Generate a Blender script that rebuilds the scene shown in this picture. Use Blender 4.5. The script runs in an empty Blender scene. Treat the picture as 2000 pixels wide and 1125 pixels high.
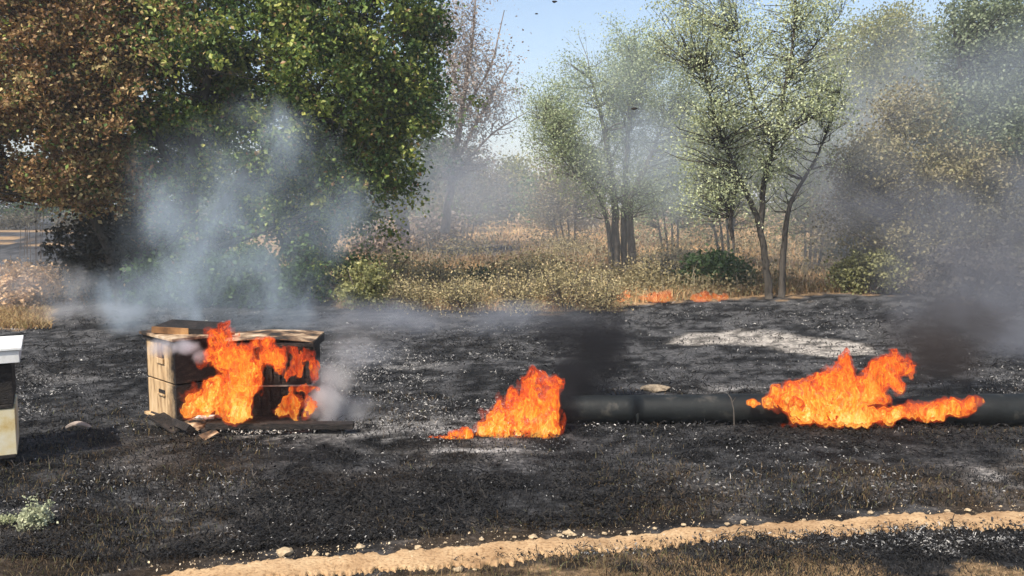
import bpy, math, random
import numpy as np
import openvdb as vdb
random.seed(7)
R = np.random.default_rng(11)
scene = bpy.context.scene
COL = scene.collection

# ------------------------------------------------------------------ camera, world, sun, exposure
CH = 1.5                      # camera height
F = 1700.0                    # focal length in photo pixels (2000 wide)
PITCH = math.atan(162.5 / F)
cam_d = bpy.data.cameras.new('camera'); cam = bpy.data.objects.new('camera', cam_d); COL.objects.link(cam)
cam_d.sensor_width = 36; cam_d.lens = 36 * F / 2000
cam_d.clip_start = 0.05; cam_d.clip_end = 20000
cam.location = (0, 0, CH); cam.rotation_euler = (math.pi / 2 - PITCH, 0, 0)
scene.camera = cam

LD = np.array([0.42, 0.55, -0.85]); LD /= np.linalg.norm(LD)     # direction the sunlight travels
sun_d = bpy.data.lights.new('sun', 'SUN'); sun_d.energy = 5.0; sun_d.angle = math.radians(0.5); sun_d.color = (1, 0.92, 0.79)
sun = bpy.data.objects.new('sun', sun_d); COL.objects.link(sun)
from mathutils import Vector
sun.rotation_euler = Vector(LD).to_track_quat('-Z', 'Y').to_euler()
sun.location = (-20, -10, 30)
world = bpy.data.worlds.new('World'); scene.world = world; world.use_nodes = True
wn = world.node_tree.nodes; wl = world.node_tree.links
bg = wn['Background']; sky = wn.new('ShaderNodeTexSky'); sky.sky_type = 'NISHITA'; sky.sun_disc = False
sky.sun_elevation = math.asin(-LD[2]); sky.sun_rotation = math.atan2(-LD[0], -LD[1])
sky.air_density = 1.0; sky.dust_density = 2.0; sky.ozone_density = 1.0
wl.new(sky.outputs[0], bg.inputs[0]); bg.inputs[1].default_value = 0.15
vs = scene.view_settings
vs.view_transform = 'Standard'; vs.look = 'None'; vs.gamma = 1; vs.use_curve_mapping = False; vs.exposure = 0.45
cy = scene.cycles
cy.max_bounces = 6; cy.diffuse_bounces = 2; cy.glossy_bounces = 2; cy.transmission_bounces = 2
cy.transparent_max_bounces = 24; cy.volume_bounces = 1; cy.volume_step_rate = 1.5; cy.volume_max_steps = 96
cy.use_denoising = True; cy.sample_clamp_indirect = 4

# ------------------------------------------------------------------ photo-pixel helpers (layout only)
cp, sp = math.cos(PITCH), math.sin(PITCH)
def ray(px, py):
    x = (px - 1000) / F; v = -(py - 562.5) / F
    return np.array([x, cp + v * sp, -sp + v * cp])
def G(px, py, z=0.0):
    d = ray(px, py); t = (z - CH) / d[2]; return np.array([d[0] * t, d[1] * t, z])
def At(px, py, Y):
    d = ray(px, py); t = Y / d[1]; return np.array([d[0] * t, Y, CH + d[2] * t])
def proj(P):
    x = P[..., 0]; y = P[..., 1]; z = P[..., 2] - CH
    dep = y * cp - z * sp; up = y * sp + z * cp
    dep = np.where(np.abs(dep) < 1e-6, 1e-6, dep)
    return 1000 + F * x / dep, 562.5 - F * up / dep, dep

# ------------------------------------------------------------------ numpy noise
class VN:
    def __init__(s, seed, n=32):
        s.n = n; s.t = np.random.default_rng(seed).random((n, n, n)).astype(np.float32)
    def __call__(s, x, y, z):
        n = s.n
        xi = np.floor(x).astype(np.int64); yi = np.floor(y).astype(np.int64); zi = np.floor(z).astype(np.int64)
        fx = x - xi; fy = y - yi; fz = z - zi
        fx = fx * fx * (3 - 2 * fx); fy = fy * fy * (3 - 2 * fy); fz = fz * fz * (3 - 2 * fz)
        a = xi % n; b = (xi + 1) % n; c = yi % n; d = (yi + 1) % n; e = zi % n; f = (zi + 1) % n
        t = s.t
        def L(p, q, w): return p + (q - p) * w
        return L(L(L(t[a, c, e], t[b, c, e], fx), L(t[a, d, e], t[b, d, e], fx), fy),
                 L(L(t[a, c, f], t[b, c, f], fx), L(t[a, d, f], t[b, d, f], fx), fy), fz)
def fbm(vn, x, y, z, o=4, g=0.5):
    s = 0; a = 1; tot = 0
    for i in range(o):
        s = s + a * vn(x + 7.3 * i, y + 3.1 * i, z + 5.7 * i); tot += a; a *= g; x = x * 2.03; y = y * 2.03; z = z * 2.03
    return s / tot
N1, N2, N3 = VN(1), VN(2), VN(3)
def ss(a, b, x):
    t = np.clip((x - a) / (b - a), 0, 1); return t * t * (3 - 2 * t)
def gh(x, y):
    """ground height"""
    x = np.asarray(x, float); y = np.asarray(y, float)
    d = np.clip(np.hypot(x, y), 1, None)
    return (0.05 * (fbm(N1, x * .6, y * .6, 0 * x, 3) - .5) + 0.03 * (fbm(N2, x * 4, y * 4, 0 * x, 2) - .5)) * np.clip(14 / d, 0, 1) - 0.004

# ------------------------------------------------------------------ object helpers
def tag(o, label=None, cat=None, group=None, kind=None):
    if label: o['label'] = label
    if cat: o['category'] = cat
    if group: o['group'] = group
    if kind: o['kind'] = kind
    return o
def empty(name, loc, label, cat, group=None, rz=0):
    o = bpy.data.objects.new(name, None); COL.objects.link(o); o.location = tuple(float(v) for v in loc)
    o.rotation_euler = (0, 0, rz); o.empty_display_size = .1
    return tag(o, label, cat, group)
def mesh_obj(name, V, Fs, mat, parent=None, smooth=False, col=None, local=False):
    """V in world space (or local to the parent's unrotated origin if local)"""
    V = np.asarray(V, np.float32).reshape(-1, 3)
    if parent is not None and not local:
        V = V - np.array(parent.location, np.float32)
    me = bpy.data.meshes.new(name)
    if isinstance(Fs, np.ndarray):
        nf, k = Fs.shape
        me.vertices.add(len(V)); me.vertices.foreach_set('co', V.ravel())
        me.loops.add(nf * k); me.loops.foreach_set('vertex_index', Fs.ravel().astype(np.int32))
        me.polygons.add(nf); me.polygons.foreach_set('loop_start', (np.arange(nf) * k).astype(np.int32))
        me.polygons.foreach_set('loop_total', np.full(nf, k, np.int32))
    else:
        me.from_pydata(V.tolist(), [], Fs)
    if col is not None:
        ca = me.color_attributes.new('col', 'FLOAT_COLOR', 'POINT')
        c4 = np.ones((len(V), 4), np.float32); c4[:, :3] = col; ca.data.foreach_set('color', c4.ravel())
    me.polygons.foreach_set('use_smooth', np.full(len(me.polygons), smooth))
    me.update(calc_edges=True); me.validate()
    me.materials.append(mat)
    o = bpy.data.objects.new(name, me); COL.objects.link(o)
    if parent is not None: o.parent = parent
    return o
class MB:
    def __init__(s): s.V = []; s.F = []; s.n = 0
    def add(s, V, Fc):
        V = np.asarray(V, float); s.V.append(V); s.F += [[i + s.n for i in f] for f in Fc]; s.n += len(V)
    def box(s, lo, hi, M=None, jit=0):
        lo = np.array(lo, float); hi = np.array(hi, float)
        V = np.array([[(lo, hi)[i][0], (lo, hi)[j][1], (lo, hi)[k][2]] for i in (0, 1) for j in (0, 1) for k in (0, 1)])
        if jit: V = V + R.normal(0, jit, V.shape)
        if M is not None: V = V @ M[:3, :3].T + M[:3, 3]
        s.add(V, [[0, 1, 3, 2], [4, 6, 7, 5], [0, 4, 5, 1], [2, 3, 7, 6], [0, 2, 6, 4], [1, 5, 7, 3]])
    def tube(s, P, rad, n=6, cap=True):
        P = np.asarray(P, float); m = len(P); rad = np.broadcast_to(rad, (m,))
        T = np.gradient(P, axis=0); T /= np.linalg.norm(T, axis=1)[:, None] + 1e-9
        ref = np.array([0, 0, 1.]) if abs(T[:, 2]).mean() < .8 else np.array([1., 0, 0])
        A = np.cross(T, ref); A /= np.linalg.norm(A, axis=1)[:, None] + 1e-9; B = np.cross(T, A)
        th = np.arange(n) * 2 * math.pi / n
        V = P[:, None] + rad[:, None, None] * (A[:, None] * np.cos(th)[None, :, None] + B[:, None] * np.sin(th)[None, :, None])
        Fc = [[i * n + j, i * n + (j + 1) % n, (i + 1) * n + (j + 1) % n, (i + 1) * n + j] for i in range(m - 1) for j in range(n)]
        if cap: Fc += [list(range(n)), [(m - 1) * n + j for j in range(n)][::-1]]
        s.add(V.reshape(-1, 3), Fc)
    def build(s, name, mat, parent=None, smooth=False, local=False, col=None, bevel=0):
        o = mesh_obj(name, np.concatenate(s.V), s.F, mat, parent, smooth, col, local)
        if bevel:
            b = o.modifiers.new('bevel', 'BEVEL'); b.width = bevel; b.segments = 2; b.limit_method = 'ANGLE'
        return o

# ------------------------------------------------------------------ materials
def mat(name):
    m = bpy.data.materials.new(name); m.use_nodes = True; nt = m.node_tree
    return m, nt, nt.nodes, nt.links, nt.nodes['Principled BSDF']
def ramp(nd, stops, interp='LINEAR'):
    r = nd.new('ShaderNodeValToRGB'); e = r.color_ramp.elements; r.color_ramp.interpolation = interp
    while len(e) < len(stops): e.new(0.5)
    for el, (p, c) in zip(e, stops): el.position = p; el.color = (*c, 1) if len(c) == 3 else c
    return r
def noise(nd, ln, scale, detail=4, rough=.55, vec=None, dist=0):
    n = nd.new('ShaderNodeTexNoise'); n.inputs['Scale'].default_value = scale; n.inputs['Detail'].default_value = detail
    n.inputs['Roughness'].default_value = rough; n.inputs['Distortion'].default_value = dist
    if vec is not None: ln.new(vec, n.inputs['Vector'])
    return n
def coords(nd, ln, scale=(1, 1, 1), kind='Object'):
    tc = nd.new('ShaderNodeTexCoord'); mp = nd.new('ShaderNodeMapping'); mp.inputs['Scale'].default_value = scale
    ln.new(tc.outputs[kind], mp.inputs[0]); return mp.outputs[0]
def bump(nd, ln, b, h, strength, dist=0.01):
    bn = nd.new('ShaderNodeBump'); bn.inputs['Strength'].default_value = strength; bn.inputs['Distance'].default_value = dist
    ln.new(h, bn.inputs['Height']); ln.new(bn.outputs[0], b.inputs['Normal']); return bn
def noisy(name, stops, scale=8, rough=.85, bs=.4, bd=.01, stretch=(1, 1, 1), detail=6, spec=.3):
    m, nt, nd, ln, b = mat(name)
    v = coords(nd, ln, stretch); n = noise(nd, ln, scale, detail, .6, v); r = ramp(nd, stops)
    ln.new(n.outputs[0], r.inputs[0]); ln.new(r.outputs[0], b.inputs['Base Color'])
    b.inputs['Roughness'].default_value = rough; b.inputs['Specular IOR Level'].default_value = spec
    n2 = noise(nd, ln, scale * 4, 4, .6, v); bump(nd, ln, b, n2.outputs[0], bs, bd)
    return m
def leafmat(name, trans=.3, rough=.55, spec=.3):
    m, nt, nd, ln, b = mat(name)
    a = nd.new('ShaderNodeVertexColor'); a.layer_name = 'col'
    ln.new(a.outputs[0], b.inputs['Base Color']); b.inputs['Roughness'].default_value = rough
    b.inputs['Specular IOR Level'].default_value = spec
    t = nd.new('ShaderNodeBsdfTranslucent'); ln.new(a.outputs[0], t.inputs[0])
    mx = nd.new('ShaderNodeMixShader'); mx.inputs[0].default_value = trans
    ln.new(b.outputs[0], mx.inputs[1]); ln.new(t.outputs[0], mx.inputs[2]); ln.new(mx.outputs[0], nd['Material Output'].inputs[0])
    return m
M_leaf = leafmat('leaf', .3, .5, .35)
M_grass = leafmat('dry_blade', .25, .7, .2)
M_char_blade = leafmat('burnt_blade', 0, .8, .2)
M_bark = noisy('bark', [(.3, (.05, .04, .033)), (.55, (.13, .11, .09)), (.75, (.24, .2, .17))], 14, .9, .8, .01, (1, 1, .25))
M_barkdark = noisy('dark_bark', [(.3, (.02, .018, .015)), (.6, (.07, .06, .05))], 14, .9, .8, .01, (1, 1, .25))
M_barkpale = noisy('pale_bark', [(.3, (.16, .13, .11)), (.6, (.34, .28, .24))], 14, .9, .8, .01, (1, 1, .25))

# ------------------------------------------------------------------ ground
def poly_y(pts, x):
    xs = [p[0] for p in pts]; ys = [p[1] for p in pts]; return np.interp(x, xs, ys)
PATH_UP = [(-400, 1230), (0, 1182), (340, 1126), (600, 1092), (800, 1078), (1000, 1061), (1250, 1040), (1500, 1021), (1750, 1009), (2000, 997), (2500, 972)]
PATH_LO = [(-400, 1300), (0, 1215), (350, 1158), (600, 1132), (850, 1115), (1000, 1099), (1200, 1076), (1500, 1056), (1750, 1040), (2000, 1031), (2500, 1012)]
BURN = [(-600, 645), (0, 640), (95, 632), (120, 575), (300, 545), (560, 550), (660, 603), (850, 606), (1000, 608), (1200, 603), (1260, 592), (1420, 585), (1500, 578), (1700, 572), (2000, 570), (2600, 560)]
def ground_color(X, Y):
    P = np.stack([X, Y, np.zeros_like(X)], -1)
    px, py, dep = proj(P)
    front = dep > .3
    px = np.where(front, px, 1000 + 300 * X); py = np.where(front, np.clip(py, 395, 4000), 4000)
    w1 = fbm(N1, X * .9, Y * .9, 0 * X + 3, 4); w2 = fbm(N2, X * 3.5, Y * 3.5, 0 * X + 9, 4); w3 = fbm(N3, X * 11, Y * 11, 0 * X + 2, 3)
    hh = (py - 400)
    edge = poly_y(BURN, px) + (w2 - .5) * .16 * hh + (w1 - .5) * .12 * hh
    char = ss(-3, 3, py - edge)
    tan = np.stack([.36 + .12 * (w2 - .5), .235 + .08 * (w2 - .5), .125 + .05 * (w2 - .5)], -1)
    dark = np.stack([.012 + .02 * w3, .0125 + .02 * w3, .014 + .02 * w3], -1)
    dark = dark * .6 * (.5 + 1.4 * ss(.35, .65, w2 * .4 + w3 * .6))[..., None] * (1 + .9 * ss(900, 640, py))[..., None]
    brown = np.stack([.05 + .03 * w3, .036 + .02 * w3, .024 + .012 * w3], -1)
    dark = dark + (brown - dark) * (ss(.5, .68, w1) * ss(760, 1000, py) * .8)[..., None]
    c = tan + (dark - tan) * char[..., None]
    # far left: dark ground with tan streaks
    farleft = ss(520, 300, px) * ss(640, 600, py) * ss(398, 410, py)
    w4 = fbm(N3, X * .35 + 4, Y * .3, 0 * X, 5, .6)
    c = c + (dark * 1.5 - c) * (farleft * ss(.64, .57, w4))[..., None]
    # burnt streak within the dry grass
    st = np.exp(-((px - 930) / 110) ** 4) * np.exp(-((py - 492 - (px - 930) * -.06) / 17) ** 4)
    c = c + (dark * 1.6 - c) * (st * .95)[..., None]
    # grey ash film, patchy
    ash = ss(.5, .66, w2 * .4 + w1 * .3 + w3 * .3) * char * .26
    ash = np.maximum(ash, char * (.1 + .16 * ss(860, 640, py)) * ss(.46, .6, w2 * .5 + w3 * .5))
    c = c + (np.array([.24, .235, .235]) - c) * ash[..., None]
    # pale ash patch right of centre
    up = poly_y([(1290, 668), (1340, 650), (1450, 642), (1600, 655), (1700, 668), (1720, 690)], px)
    lo = poly_y([(1290, 672), (1340, 676), (1450, 672), (1530, 684), (1620, 696), (1720, 690)], px)
    m = ss(-2, 4, py - up + (w2 - .5) * 14) * ss(-2, 3, lo - py + (w2 - .5) * 10) * ss(.2, .42, w3 * .5 + w2 * .5)
    m *= ((px > 1285) & (px < 1725))
    c = c + (np.array([.56, .51, .45]) - c) * (m * (.25 + .55 * ss(.35, .6, w3)))[..., None]
    for (ax, ay, rx, ry, s) in [(1435, 762, 60, 8, .7), (850, 835, 130, 22, .5), (920, 877, 110, 4, .85), (1960, 925, 60, 22, .4), (80, 730, 90, 14, .35), (760, 712, 80, 10, .45),
                                (700, 835, 110, 25, .4), (500, 850, 90, 12, .6), (1880, 655, 60, 7, .35), (560, 1000, 60, 12, .25), (350, 1020, 40, 20, .3), (1280, 757, 30, 6, .4)]:
        m = np.exp(-((px - ax) / rx) ** 2 - ((py - ay) / ry) ** 2) * s * ss(.38, .6, w3 * .5 + w2 * .5)
        c = c + (np.array([.46, .44, .42]) - c) * np.clip(m * 1.2, 0, 1)[..., None]
    # bottom strip below the path: dry tan soil and straw between burnt patches
    low = ss(0, 12, py - poly_y(PATH_LO, px))
    pt = ss(.53, .6, w2 * .5 + w3 * .25 + w1 * .25 + .10 * ss(1080, 1125, py) - .04)
    c = c + (np.array([.3, .2, .11]) * (.55 + .6 * w3[..., None]) - c) * (low * pt)[..., None]
    # behind the camera: tan track
    return np.clip(c, .006, .8), char
def build_ground():
    ys = np.linspace(1400, 402.5, 330); d = F * CH / (ys - 400)
    rows = np.concatenate([np.linspace(-8, 2.1, 20), d, [1400, 2500, 5000]])
    t = np.linspace(-1, 1, 330); t = np.sign(t) * np.abs(t) ** 1.0
    D, Tt = np.meshgrid(rows, t, indexing='ij')
    X = Tt * (np.clip(D, 0, None) * .75 + 5.0); Y = D
    Z = gh(X, Y); c, ch = ground_color(X, Y)
    V = np.stack([X, Y, Z], -1).reshape(-1, 3); nr, nc = D.shape
    i = np.arange(nr - 1)[:, None] * nc + np.arange(nc - 1)[None]
    Fc = np.stack([i, i + 1, i + nc + 1, i + nc], -1).reshape(-1, 4)
    m, nt, nd, ln, b = mat('burnt_ground')
    a = nd.new('ShaderNodeVertexColor'); a.layer_name = 'col'
    v = coords(nd, ln)
    n1 = noise(nd, ln, 28, 6, .7, v); n2 = noise(nd, ln, 90, 3, .6, v)
    r1 = ramp(nd, [(.3, (.35, .35, .36)), (.52, (.9, .9, .9)), (.7, (2.2, 2.15, 2.1))])
    ln.new(n1.outputs[0], r1.inputs[0])
    mu = nd.new('ShaderNodeMix'); mu.data_type = 'RGBA'; mu.blend_type = 'MULTIPLY'; mu.inputs[0].default_value = 1
    ln.new(a.outputs[0], mu.inputs[6]); ln.new(r1.outputs[0], mu.inputs[7])
    r2 = ramp(nd, [(.66, (0, 0, 0)), (.74, (1, 1, 1))]); ln.new(n2.outputs[0], r2.inputs[0])
    mx = nd.new('ShaderNodeMix'); mx.data_type = 'RGBA'; mx.inputs[7].default_value = (.3, .29, .28, 1)
    ln.new(r2.outputs[0], mx.inputs[0]); ln.new(mu.outputs[2], mx.inputs[6])
    ln.new(mx.outputs[2], b.inputs['Base Color']); b.inputs['Roughness'].default_value = .95; b.inputs['Specular IOR Level'].default_value = .1
    bump(nd, ln, b, n1.outputs[0], 1, .03)
    mesh_obj('ground', V, Fc, m, smooth=True, col=c.reshape(-1, 3))['kind'] = 'structure'
build_ground()

# ---- dirt path
def build_path():
    xs = np.linspace(-380, 2480, 1100); K = 10
    V = []; 
    for x in xs:
        u = poly_y(PATH_UP, x) + (N1(x * .02, 0., 0.) - .5) * 5 + (N2(x * .09, 1., 0.) - .5) * 7
        l = poly_y(PATH_LO, x) + (N1(x * .02, 5., 0.) - .5) * 8 + (N2(x * .09, 6., 0.) - .5) * 9
        A, B = G(x, u), G(x, l)
        for k in range(K + 1):
            e = min(k, K - k) / K
            P = A + (B - A) * (k / K)
            if k <= 1: P = G(x, u + (k * (l - u) / K) + (N3(x * .3, 1., 0.) - .5) * (11 if k == 0 else 3))
            if k >= K - 1: P = G(x, l - ((K - k) * (l - u) / K) + (N3(x * .3, 6., 0.) - .5) * (13 if k == K else 3))
            P[2] = float(gh(P[0], P[1])) + .006 + (-.02 if k in (0, K) else .004) + .004 * math.sin(math.pi * k / K) + (N3(P[0] * 9, P[1] * 9, 0.) - .5) * .003
            V.append(P)
    i = np.arange(len(xs) - 1)[:, None] * (K + 1) + np.arange(K)[None]
    Fc = np.stack([i, i + K + 1, i + K + 2, i + 1], -1).reshape(-1, 4)
    m, nt, nd, ln, b = mat('dry_dirt'); v = coords(nd, ln)
    n1 = noise(nd, ln, 5, 8, .65, v); r = ramp(nd, [(.3, (.27, .165, .085)), (.5, (.42, .275, .15)), (.68, (.54, .38, .22))]); ln.new(n1.outputs[0], r.inputs[0])
    n2 = noise(nd, ln, 60, 4, .6, v); r2 = ramp(nd, [(.33, (.6, .55, .5)), (.5, (1, 1, 1))]); ln.new(n2.outputs[0], r2.inputs[0])
    mu = nd.new('ShaderNodeMix'); mu.data_type = 'RGBA'; mu.blend_type = 'MULTIPLY'; mu.inputs[0].default_value = 1
    ln.new(r.outputs[0], mu.inputs[6]); ln.new(r2.outputs[0], mu.inputs[7]); ln.new(mu.outputs[2], b.inputs['Base Color'])
    b.inputs['Roughness'].default_value = .95; b.inputs['Specular IOR Level'].default_value = .1; bump(nd, ln, b, n2.outputs[0], .8, .01)
    mesh_obj('dirt_path', np.array(V), Fc, m, smooth=True)['kind'] = 'structure'
build_path()

# ------------------------------------------------------------------ scatter helpers
def blades(P, h, w, lean, col, bend=.35):
    """P (n,3), h,w,(n) -> bent blades of 5 verts (quad + tri)"""
    n = len(P); az = R.random(n) * 2 * math.pi; wd = np.stack([np.cos(az), np.sin(az), 0 * az], 1)
    la = R.random(n) * 2 * math.pi; ld = np.stack([np.cos(la), np.sin(la), 0 * la], 1) * (lean * R.random(n))[:, None]
    up = np.array([0, 0, 1.]); hh = h[:, None]; ww = w[:, None]
    m = P + (up * .55 + ld * .4) * hh; t = P + (up * (1 - bend * R.random(n)[:, None]) + ld * 1.2) * hh
    V = np.stack([P - wd * ww, P + wd * ww, m + wd * ww * .8, m - wd * ww * .8, t], 1)
    return V, col
def blade_obj(name, V, col, m, parent=None):
    n = len(V); b = np.arange(n)[:, None] * 5
    # quad as two tris + tip tri
    Fc = np.concatenate([b + [0, 1, 2], b + [0, 2, 3], b + [3, 2, 4]], 0)
    return mesh_obj(name, V.reshape(-1, 3), Fc, m, parent, False, np.repeat(col, 5, 0))
def leaves(P, size, up=.35):
    n = len(P); a = R.normal(size=(n, 3)); a /= np.linalg.norm(a, axis=1)[:, None]
    nrm = R.normal(size=(n, 3)); nrm[:, 2] = np.abs(nrm[:, 2]) + up * 1.5; 
    nrm = nrm - a * (nrm * a).sum(1)[:, None]; nrm /= np.linalg.norm(nrm, axis=1)[:, None]; s = np.cross(a, nrm)
    L = size[:, None]
    V = np.stack([P - a * L * .5, P + s * L * .36 + nrm * L * .1, P + a * L * .5, P - s * L * .36 + nrm * L * .1], 1)
    return V
def leaf_obj(name, P, size, col, m, parent, up=.35):
    V = leaves(P, size, up); b = np.arange(len(P))[:, None] * 4
    Fc = np.concatenate([b + [0, 1, 2], b + [0, 2, 3]], 0)
    return mesh_obj(name, V.reshape(-1, 3), Fc, m, parent, False, np.repeat(col, 4, 0))
def pal(cols, n, t=None):
    cols = np.array(cols, float); t = R.random(n) if t is None else np.clip(t, 0, .999)
    k = t * (len(cols) - 1); i = k.astype(int); f = (k - i)[:, None]
    c = cols[i] * (1 - f) + cols[np.minimum(i + 1, len(cols) - 1)] * f
    return c * (.75 + .5 * R.random(n))[:, None]

# ------------------------------------------------------------------ trees
def in_blobs(blobs, n):
    w = np.array([b[6] * b[3] * b[4] for b in blobs], float); w /= w.sum()
    k = R.choice(len(blobs), n, p=w); out = np.zeros((n, 3))
    d = R.normal(size=(n, 3)); d /= np.linalg.norm(d, axis=1)[:, None]; r = R.random(n) ** .42 * (1 + .22 * np.clip(R.normal(size=n), -1, 1.6) * (R.random(n) < .4))
    for i, (px, py, Y, rx, rz, ry, _) in enumerate(blobs):
        c = At(px, py, Y); s = Y / F; m = k == i
        out[m] = c + d[m] * r[m][:, None] * np.array([rx * s, ry, rz * s])
    return out
def tree(name, label, base, stems, blobs, nclus, per, cr, leaf, palette, bark=None, group=None, twigs=160, cat='tree', gap=.42, tonefn=None, twig_r=.012, flat=.7, cfreq=1.3):
    bark = bark or M_bark
    bx = G(*base); bx[2] = float(gh(bx[0], bx[1]))
    root = empty(name, bx, label, cat, group)
    limb_pts = []
    mbT = MB(); mbB = MB(); first = True
    for st in stems:
        P = np.array([At(a, b_, c) for a, b_, c, r in st]); rr = np.array([r for *_, r in st])
        if first: pass
        # smooth resample with wobble
        t = np.linspace(0, len(P) - 1, 6 * (len(P) - 1) + 1)
        Q = np.stack([np.interp(t, np.arange(len(P)), P[:, j]) for j in range(3)], 1); q = np.interp(t, np.arange(len(P)), rr)
        K = np.array([.25, .5, .25])
        for _ in range(2): Q[1:-1] = Q[:-2] * .25 + Q[1:-1] * .5 + Q[2:] * .25
        Q[1:-1] += R.normal(0, 1, Q[1:-1].shape) * q[1:-1, None] * .10
        (mbT if first else mbB).tube(Q, q, 8 if first else 6); first = False
        limb_pts.append(np.concatenate([Q, q[:, None]], 1))
    L = np.concatenate(limb_pts)
    C = in_blobs(blobs, int(nclus * 1.6))
    g = fbm(N1, C[:, 0] * cfreq, C[:, 1] * cfreq, C[:, 2] * cfreq + 11, 2)
    keep = g > np.quantile(g, gap); C = C[keep][:nclus]; C = C[C[:, 2] > .02]
    # twigs to clusters
    m = L[:, 2] > bx[2] + .25 * (L[:, 2].max() - bx[2]) if len(L) > 8 else np.ones(len(L), bool)
    LL = L[m] if m.any() else L
    for c in C[R.permutation(len(C))[:twigs]]:
        dd = np.linalg.norm(LL[:, :3] - c, axis=1) + np.maximum(0, LL[:, 2] - c[2] + .2) * 2
        a = LL[dd.argmin()]
        ln_ = np.linalg.norm(c - a[:3]); mid = (a[:3] + c) / 2 + np.array([0, 0, -.1 * ln_]) + R.normal(0, .08 * ln_, 3)
        t = np.linspace(0, 1, 5)[:, None]; Q = (1 - t) ** 2 * a[:3] + 2 * t * (1 - t) * mid + t * t * c
        Q[1:-1] += R.normal(0, .03 * ln_, (3, 3))
        r0 = min(a[3] * .6, twig_r * (1 + ln_)); Q = Q[[0, 1, 3, 4]] if r0 < .02 else Q; mbB.tube(Q, np.linspace(r0, twig_r * .3, len(Q)), 4 if r0 > .012 else 3, False)
        for _ in range(2):
            k0 = Q[R.integers(1, len(Q) - 1)]; e = c + R.normal(0, cr * 1.1, 3)
            mbB.tube(np.array([k0, e]), [twig_r * .5, twig_r * .2], 3, False)
    mbT.build('trunk', bark, root, True)
    if mbB.V: mbB.build('branches', bark, root, True)
    if per > 0:
        n = len(C) * per
        cl = np.repeat(C, per, 0); sc = np.repeat(.6 + .8 * R.random(len(C)), per)
        off = R.normal(size=(n, 3)) * cr * np.array([1, 1, flat]) * sc[:, None]
        P = cl + off; P[:, 2] = np.maximum(P[:, 2], .015)
        tone = np.repeat(R.random(len(C)), per) * .5 + R.random(n) * .5
        if tonefn is not None: tone = tonefn(P, tone)
        if isinstance(palette, dict):
            col = palette['f'](P, tone, n)
        else: col = pal(palette, n, tone)
        leaf_obj('crown', P, leaf * (.6 + .8 * R.random(n)), col, M_leaf, root)
    return root

GREEN = [(.02, .045, .014), (.05, .095, .024), (.12, .19, .045), (.3, .35, .07), (.52, .5, .14)]
SCORCH = [(.04, .022, .012), (.17, .085, .035), (.34, .2, .08), (.56, .43, .2), (.2, .22, .07)]
def left_cols(P, tone, n):
    px, py, _ = proj(P)
    g = pal(GREEN, n, tone); s = pal(SCORCH, n, tone)
    w = ss(330, 170, px + (fbm(N2, P[:, 0], P[:, 1], P[:, 2], 3) - .5) * 420)
    return np.where((R.random(n) < w * .9 + .05)[:, None], s, g)
tree('broadleaf_tree', 'large dense dark green broadleaf tree filling the upper left above the blue smoke', (385, 588),
     [[(385, 592, 13.6, .17), (378, 480, 13.6, .14), (372, 330, 13.5, .11), (400, 180, 13.4, .07), (430, 0, 13.3, .03)],
      [(378, 480, 13.6, .09), (470, 350, 13.3, .06), (590, 220, 13.2, .04), (700, 60, 13.0, .02)],
      [(375, 400, 13.6, .08), (300, 260, 13.2, .05), (220, 90, 13.0, .02)],
      [(378, 500, 13.6, .07), (520, 450, 13.3, .04), (640, 400, 13.2, .02)]],
     [(600, 60, 13.2, 250, 190, 1.6, 1.25), (760, 160, 13.6, 110, 200, 1.2, 1.2), (420, 80, 13.3, 230, 200, 1.7, 1.2), (560, 300, 13.3, 190, 140, 1.2, 1), (700, 340, 13.6, 130, 100, 1.1, .9),
      (340, 330, 13.6, 130, 140, 1.2, .8), (430, 500, 13.4, 180, 90, 1., .8), (590, 520, 13.6, 80, 65, .9, .6), (250, 80, 13.6, 170, 200, 1.5, 1), (500, -120, 13.3, 420, 100, 1.6, .9), (450, 200, 14.6, 380, 230, .9, .9), (560, 440, 14.4, 220, 140, .8, .8), (640, 500, 14.2, 60, 80, .6, .9), (830, 90, 13.6, 50, 120, .8, 1)],
     4300, 54, .11, .066, {'f': left_cols}, M_barkdark, twigs=260, gap=.5, cfreq=2.1)
tree('scorched_tree', 'tree with heat-scorched orange brown leaves at the left edge', (238, 592),
     [[(238, 594, 13.0, .1), (215, 500, 13.0, .08), (170, 380, 12.8, .06), (110, 200, 12.6, .04), (60, 20, 12.5, .02)],
      [(190, 430, 12.9, .05), (90, 350, 12.6, .03), (-20, 290, 12.5, .02)]],
     [(80, 250, 12.5, 150, 140, 1.1, 1.2), (40, 100, 12.6, 140, 150, 1.2, 1.), (180, 160, 12.5, 110, 160, 1., 1.), (160, 350, 12.6, 90, 60, .7, .9), (-60, 300, 12.6, 100, 100, 1, .9), (60, -20, 12.6, 200, 90, 1.2, 1), (30, 310, 12.9, 90, 80, .6, 1.3), (230, 290, 12.9, 70, 80, .6, 1)],
     1800, 56, .12, .06, {'f': lambda P, tone, n: np.where((R.random(n) < .88)[:, None], pal(SCORCH, n, tone), pal(GREEN, n, tone))}, M_barkdark, twigs=150, gap=.42, cfreq=1.7)
GREY = [(.13, .17, .09), (.26, .32, .16), (.4, .45, .25), (.52, .55, .34)]
OLIVE = [(.08, .1, .03), (.17, .19, .05), (.3, .29, .09), (.42, .36, .14)]
DRY = [(.12, .08, .045), (.22, .15, .08), (.34, .25, .14), (.22, .24, .1)]
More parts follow.
